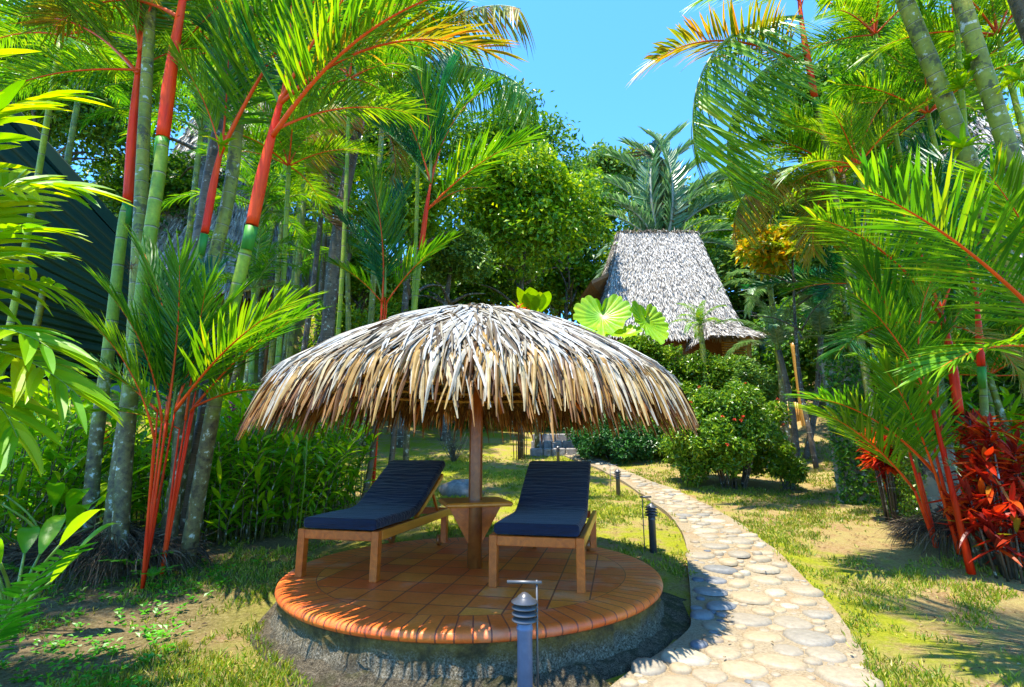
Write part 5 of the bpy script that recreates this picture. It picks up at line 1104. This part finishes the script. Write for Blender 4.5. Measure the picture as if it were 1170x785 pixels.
for i, (px, Y, sc, w3) in enumerate(((1025, 7.6, .6, 'smallest cane plant at the foot of the creeper hedge'), (1045, 7.0, .6, 'small cane plant between hedge and crimson palm stalks'), (1120, 7.2, 1.2, 'tallest cane plant behind the right red shaft'), (1140, 6.6, 1.0, 'cane plant behind the big red cordyline'), (1175, 6.2, .9, 'cane plant at the right edge beyond the red cordyline'), (1090, 6.6, .9, 'cane plant right behind the thick crimson stalks'))):
    ginger(at(px, 500, Y).x, Y, sc, w3, gl3, i, i * 1.7, name='cane_plant')
def bloom(px, py, Y, matl, lab):
    p = at(px, py, Y); g = tz(p.x, Y); t = empty('heliconia_flower', (p.x, Y, g), lab, 'flower'); rg = np.random.default_rng(px)
    mb = MB(); tube(mb, [(0, 0, 0), (.02, 0, (p.z - g) * .5), (0, 0, p.z - g)], [.009, .006], ns=6); mb.build('stalk', 'rachis_green', t)
    k = 7; z = np.linspace(-.10, .08, k) + p.z - g; sg = np.where(np.arange(k) % 2, 1, -1); mb = MB()
    strips(mb, np.stack([np.zeros(k), np.zeros(k), z], 1), np.stack([sg * .9, rg.normal(0, .25, k), np.full(k, .55)], 1), np.tile([0, 0, 1.], (k, 1)), np.full(k, .09), np.full(k, .035), np.full(k, .1), K=4, prof=[.8, 1, .8, .5, .05], fold=.5); mb.build('bracts', matl, t)
M['bract_orange'] = plain('bract_orange', (.85, .20, .01), .4)
bloom(236, 500, 5.8, 'bract_orange', 'orange heliconia flower among the ginger leaves near the left clump'); bloom(265, 468, 6.4, 'pink', 'pink heliconia flower just left of the parasol edge'); bloom(117, 500, 5.6, 'bract_orange', 'orange heliconia flower between the left palm stems')
bloom(352, 478, 6.0, 'bract_orange', 'small orange heliconia flower under the left parasol fringe')
def paddles(name, base, n, h, leaf, wd, mat, lab, seed, cat='plant', spread=.5, droop=.4, stalk='rachis_green', face=None):
    rg = np.random.default_rng(seed); t = empty(name, base, lab, cat); ms = MB(); ml = MB()
    for i in range(n):
        a = rg.uniform(0, 6.28) if face is None else face + rg.normal(0, .9); hh = h * rg.uniform(.5, 1.0); tip = np.array([math.cos(a) * spread * .5, math.sin(a) * spread * .5, hh * .6])
        tube(ms, smooth_path([(0, 0, 0), tuple(tip * [.4, .4, .6]), tuple(tip)], 4), [.014, .009], ns=6)
        dr = np.array([[math.cos(a) * spread, math.sin(a) * spread, .9]]); strips(ml, tip[None], dr, np.array([[0, 0, 1.0]]) - dr * .3, [leaf * rg.uniform(.8, 1.15)], [wd * rg.uniform(.8, 1.1)], [droop * rg.uniform(.6, 1.4)], K=8, prof=[.12, .55, .85, 1, 1, .92, .72, .42, .03], fold=.12, smooth=True)
    ms.build('stalks', stalk, t); ml.build('leaves', mat, t); return t
p = gp(55, 640); paddles('heliconia_plant', (p.x, p.y, tz(p.x, p.y)), 11, 1.0, .75, .15, 'ginger', 'large-leaved heliconia with dark green paddle leaves at the lower left', 31, spread=.75)
p = at(15, 700, 3.9); paddles('heliconia_plant', (p.x, 3.9, tz(p.x, 3.9)), 9, 1.0, .65, .12, 'ginger', 'heliconia with hanging paddle leaves nearest the left edge', 32, spread=.6)
def big_leaf_plant(c, leafs, lab, seed, withred=False):
    t = empty('large_leaf_plant', (c.x, c.y, tz(c.x, c.y)), lab, 'plant'); o = Vector(t.location)
    for (px, py, Y, r, az, el) in leafs:
        p = at(px, py, Y); mb = MB(); rg = np.random.default_rng(seed + px); nr = Vector((math.cos(az) * math.cos(el), math.sin(az) * math.cos(el), math.sin(el))); ax = nr.cross(Vector((0, 0, 1))).normalized(); ay = ax.cross(nr).normalized() * -1
        V = [list(p - o)]; nk = 80
        for ring in (.33, .66, 1.0):
            for k in range(nk):
                a = 2 * math.pi * k / nk; notch = 1 - .75 * math.exp(-((a - math.pi * 1.5) / .22) ** 2); rr = r * ring * (1 + .13 * abs(math.sin(5 * a)) * ring + .35 * ring * math.exp(-((a - math.pi * .5) / .5) ** 2)) * (notch if ring > .5 else 1); pl_ = .11 * r * abs(math.sin(10 * a)) * ring
                q = p - o + ax * (rr * math.cos(a)) + ay * (rr * math.sin(a)) + nr * (r * .22 * ring * ring + pl_); V.append(list(q))
        mb.add(V, [[0, 1 + k, 1 + (k + 1) % nk] for k in range(nk)], smooth=True); n0 = 0
        mb.f.append(np.array([[1 + i * nk + k, 1 + (i + 1) * nk + k, 1 + (i + 1) * nk + (k + 1) % nk, 1 + i * nk + (k + 1) % nk] for i in range(2) for k in range(nk)])); mb.m.append(np.zeros(2 * nk, int)); mb.sm.append(np.full(2 * nk, True)); mb.uv.append(np.zeros((8 * nk, 2)))
        mb.build('leaf', 'big_leaf', t)
        mb = MB(); tube(mb, smooth_path([(0, 0, 0), tuple((p - o) * .5 + Vector((.05, .1, .1))), tuple(p - o)], 6), [.03, .018], ns=6); mb.build('stalk', 'rachis_green', t)
big_leaf_plant(at(700, 480, 14.6), ((688, 362, 14.7, .78, R(-100), R(35)), (738, 368, 14.4, .62, R(-60), R(25)), (712, 382, 14.0, .48, R(-100), R(60)), (664, 384, 14.3, .44, R(-120), R(60))), 'plant with huge round yellow-green leaves behind the right of the parasol roof', 1)
p = at(612, 350, 14.0); zb = tz(p.x, 14.0); t = paddles('banana_like_plant', (p.x, 14.0, p.z - 1.15), 10, 1.7, 1.0, .46, 'lime_broad', 'plant with upright broad lime leaves behind the parasol top', 33, spread=.55, droop=.25); dz = p.z - 1.15 - zb; t.location.z = zb
for ch in t.children: ch.location = (0, 0, dz)
mb = MB(); tube(mb, [(0, 0, -.05), (0, 0, dz + .05)], [.07, .05], ns=8); mb.build('trunk', 'stem_green', t)

# red leaved cordylines
def cordyline(name, p, n_stem, h, leaf, lab, seed, rad=.35, wd=.05, lo=.5):
    t = empty(name, p, lab, 'plant', 'red-leaved plants'); rg = np.random.default_rng(seed); ms = MB(); ml = MB()
    for i in range(int(n_stem * 1.8)):
        a = rg.uniform(0, 6.28); r = rad * rg.random() ** .5; x, y = r * math.cos(a), r * math.sin(a); hh = h * rg.uniform(lo, 1); tube(ms, [(x * .6, y * .6, -.03), (x, y, hh)], [.012, .008], ns=5)
        k = 34; ph = rg.uniform(0, 6.28, k); el = rg.uniform(-.5, 1.25, k); dr = np.stack([np.cos(ph) * np.cos(el), np.sin(ph) * np.cos(el), np.sin(el)], 1); base = np.stack([np.full(k, x), np.full(k, y), hh - rg.uniform(0, .30, k)], 1)
        strips(ml, base, dr, np.array([0, 0, 1.]) + rg.normal(0, .2, (k, 3)), leaf * rg.uniform(.6, 1.15, k), wd * rg.uniform(.7, 1.2, k), rg.uniform(0, .4, k), K=4, prof=[.3, .9, 1, .7, .04], fold=.2)
    ms.build('stems', 'bark', t); ml.build('leaves', 'red_leaf', t)
p = at(1160, 650, 4.9); cordyline('red_cordyline', (p.x, 4.9, tz(p.x, 4.9)), 17, 1.5, .26, 'big red and orange leaved cordyline at the right edge', 51, rad=.36, lo=.3)
p = at(1025, 600, 7.0); cordyline('red_cordyline', (p.x, 7.0, tz(p.x, 7.0)), 10, 1.25, .24, 'small crimson leaved cordyline by the creeper hedge', 52, rad=.24, lo=.6)
p = at(594, 400, 13.4); cordyline('red_cordyline', (p.x, 13.4, tz(p.x, 13.4)), 10, at(594, 342, 13.4).z - tz(p.x, 13.4), .30, 'red leaved shrub peeping over the parasol top', 53, rad=.3)
# bromeliads on trunks
def bromeliad(p, s, lab, n=16, mat='lime_broad', wd=.035, name='bromeliad', el0=.2, d0=.3):
    rg = np.random.default_rng(int(p.x * 100) % 97); mb = MB(); ph = rg.uniform(0, 6.28, n); el = rg.uniform(el0, 1.3, n); dr = np.stack([np.cos(ph) * np.cos(el), np.sin(ph) * np.cos(el), np.sin(el)], 1)
    strips(mb, np.zeros((n, 3)), dr, np.tile([0, 0, 1.0], (n, 1)), s * rg.uniform(.7, 1.1, n), wd * s / .25 * rg.uniform(.8, 1.2, n), rg.uniform(.1, d0 * 2, n), K=5, prof=[.8, 1, 1, .85, .55, .04]); o = mb.build(name, mat); o.location = p; tag(o, lab, 'bromeliad', 'air plants growing on trunks')
for (px, py, Y, s, lab) in ((1108, 78, 4.45, .26, 'lime bromeliad on the left leaning trunk, highest of them'), (1100, 100, 4.5, .20, 'small lime bromeliad just below the highest one'), (1100, 168, 4.5, .25, 'spiky lime bromeliad midway up the leaning trunk'), (1112, 205, 4.5, .22, 'lime bromeliad at the mossy fork of the leaning trunk'), (1148, 262, 4.5, .30, 'largest lime bromeliad at the right edge above the red shafts'), (1165, 90, 4.15, .22, 'lime bromeliad on the right leaning trunk'), (253, 165, 4.95, .18, 'small bright bromeliad on the thin orange-red shaft')):
    bromeliad(at(px, py, Y - .18), s * 1.35, lab)
bromeliad(at(150, 306, 4.8), .16, 'dark wiry air plant tuft on the left ringed stem', n=40, mat='dead_leaf', wd=.005, el0=-1.2, d0=.1)
bromeliad(at(1085, 532, 4.8), .16, 'pale spidery air plant on the thick crimson stalk', n=18, mat='frond_silver', wd=.012, el0=-.3)
# fern in the lower left corner and small ones
def fernplant(p, n, ln, lab, az=None, group='ferns under the left palms'):
    t = empty('fern', p, lab, 'fern', group)
    for i in range(n):
        a = (i / n * 6.28 if az is None else az[i % len(az)]) + random.uniform(-.2, .2); frond(t, 'fern', p, Vector(p) + Vector((math.cos(a) * .9, math.sin(a) * .9, .35)) * ln * random.uniform(.8, 1.1))
p = at(-15, 690, 3.3); t = empty('fern', (p.x, 3.3, tz(p.x, 3.3)), 'large arching bright green fern frond plant at the lower left edge', 'fern', 'ferns under the left palms')
for tp in ((95, 622, 3.2), (30, 705, 3.0)): frond(t, 'fern', t.location, at(*tp), 0)
for i, (px, Y, ln, lab) in enumerate(((160, 4.75, .34, 'small fern at the foot of the young red-stalked palm'), (182, 4.6, .22, 'tiny fern on the root mound, rightmost'), (40, 4.6, .35, 'small fern in front of the cane plants'))):
    x = at(px, 600, Y).x; fernplant(Vector((x, Y, tz(x, Y) + .1)), 9, ln, lab)
# twiggy bush behind the parasol post
p = gp(518, 528); t = empty('twiggy_bush', (p.x, p.y, tz(p.x, p.y)), 'leafless twiggy bush on the dry lawn behind the parasol', 'bush'); mb = MB(); rg = np.random.default_rng(8)
for i in range(26):
    a = rg.uniform(0, 6.28); e = rg.uniform(.9, 1.5); l = rg.uniform(.4, .9); d = Vector((math.cos(a) * math.cos(e), math.sin(a) * math.cos(e), math.sin(e))) * l
    tube(mb, smooth_path([(0, 0, -.02), tuple(d * .5 + Vector((rg.normal(0, .04), 0, 0))), tuple(d)], 3), [.012, .007, .003], ns=4)
    for j in range(3):
        s = d * rg.uniform(.4, .9); tube(mb, [tuple(s), tuple(s + Vector((rg.normal(0, .1), rg.normal(0, .1), rg.uniform(.08, .2))))], [.005, .002], ns=4)
mb.build('twigs', 'bark', t)

# ---------------------------------------------------------------- ground cover (uncountable)
def ground_cover():
    rg = np.random.default_rng(77); n = 170000
    Y = 1.8 + 12 * rg.random(n) ** 1.6; X = rg.uniform(-1.15, 1.15, n) * Y
    r = np.hypot(X - PC[0], Y - PC[1]); th = np.arctan2(Y - PC[1], X - PC[0]); ok = ~in_path(X + rg.normal(0, .035, n), Y + rg.normal(0, .03, n)) & (r > PR + .33 * (.30 + 1.5 * np.maximum(0, np.cos(th + .75)) ** 1.3) + .05 * np.sin(X * 9 + Y * 7))
    v = np.sin(X * 2.1 + 1.7 * np.sin(Y * 1.3)) + np.sin(Y * 2.9 + 1.3 * np.sin(X * 1.9 + 2)) + .8 * np.sin(X * 7.3 + 2 * np.sin(Y * 5.1)) + .7 * np.sin(Y * 9.1 + 3 * np.sin(X * 4.3))
    ok &= v + rg.normal(0, .7, n) > np.where(X < -1.5, .8, .1 + 1.3 * sstep(2.4, 3.8, X) * sstep(8, 5.5, Y))
    X, Y = X[ok], Y[ok]; n = len(X); Z = terrain(X, Y) + np.where(in_path(X, Y), .05, 0); k = 3
    b = np.repeat(np.stack([X, Y, Z - .005], 1), k, 0) + rg.normal(0, .012, (n * k, 3)) * [1, 1, 0]; m = n * k
    dr = rg.normal(0, .55, (m, 3)) + [0, 0, 1]; h = .031 * rg.uniform(.4, 1.7, m) * (1 + .02 * b[:, 1])
    mb = MB(); leaves(mb, b, dr, rdir(m), h * 1.2, .005 + .0012 * b[:, 1] * rg.uniform(.6, 1.2, m)); o = mb.build('grass', 'grass_blade'); o['kind'] = 'stuff'
M['grass_blade'] = leaf_mat('grass_blade', [(0, (.09, .19, .008)), (.3, (.20, .29, .010)), (.6, (.32, .36, .018)), (.8, (.42, .37, .07)), (1, (.46, .36, .14))], trans=.3, rough=.5, tmul=(1.4, 1.4, .4))
ground_cover()
def weeds():
    rg = np.random.default_rng(78); n = 700; X = rg.uniform(-5.2, -1.0, n); Y = rg.uniform(2.3, 5.2, n); r = np.hypot(X - PC[0], Y - PC[1]); ok = (r > PR + .6); X, Y = X[ok], Y[ok]; mb = MB()
    for x, y in zip(X, Y):
        k = rg.integers(5, 10); ph = rg.uniform(0, 6.28, k); b = np.tile([x, y, tz(x, y) + .02], (k, 1)) + rg.normal(0, .02, (k, 3)); dr = np.stack([np.cos(ph), np.sin(ph), rg.uniform(.1, .8, k)], 1); leaves(mb, b, dr, np.tile([0, 0, 1.], (k, 1)), rg.uniform(.025, .06, k), rg.uniform(.02, .035, k))
    o = mb.build('weeds', 'fern'); o['kind'] = 'stuff'
    n = 5200; X = rg.uniform(-5.5, 6.5, n); Y = 2 + 8 * rg.random(n) ** 1.3; r = np.hypot(X - PC[0], Y - PC[1]); ok = (r > PR + .05); X, Y = X[ok], Y[ok]; n = len(X); b = np.stack([X, Y, terrain(X, Y) + np.where(in_path(X, Y), .07, .012)], 1); ph = rg.uniform(0, 6.28, n)
    ok = (~in_path(X, Y)) | (rg.random(n) < .1); b = b[ok]; ph = ph[ok]; n = len(b)
    mb = MB(); leaves(mb, b, np.stack([np.cos(ph), np.sin(ph), rg.normal(0, .12, n)], 1), np.array([0, 0, 1.]) + rg.normal(0, .25, (n, 3)), rg.uniform(.012, .055, n), rg.uniform(.005, .02, n)); o = mb.build('leaf_litter', 'dead_leaf'); o['kind'] = 'stuff'
weeds()
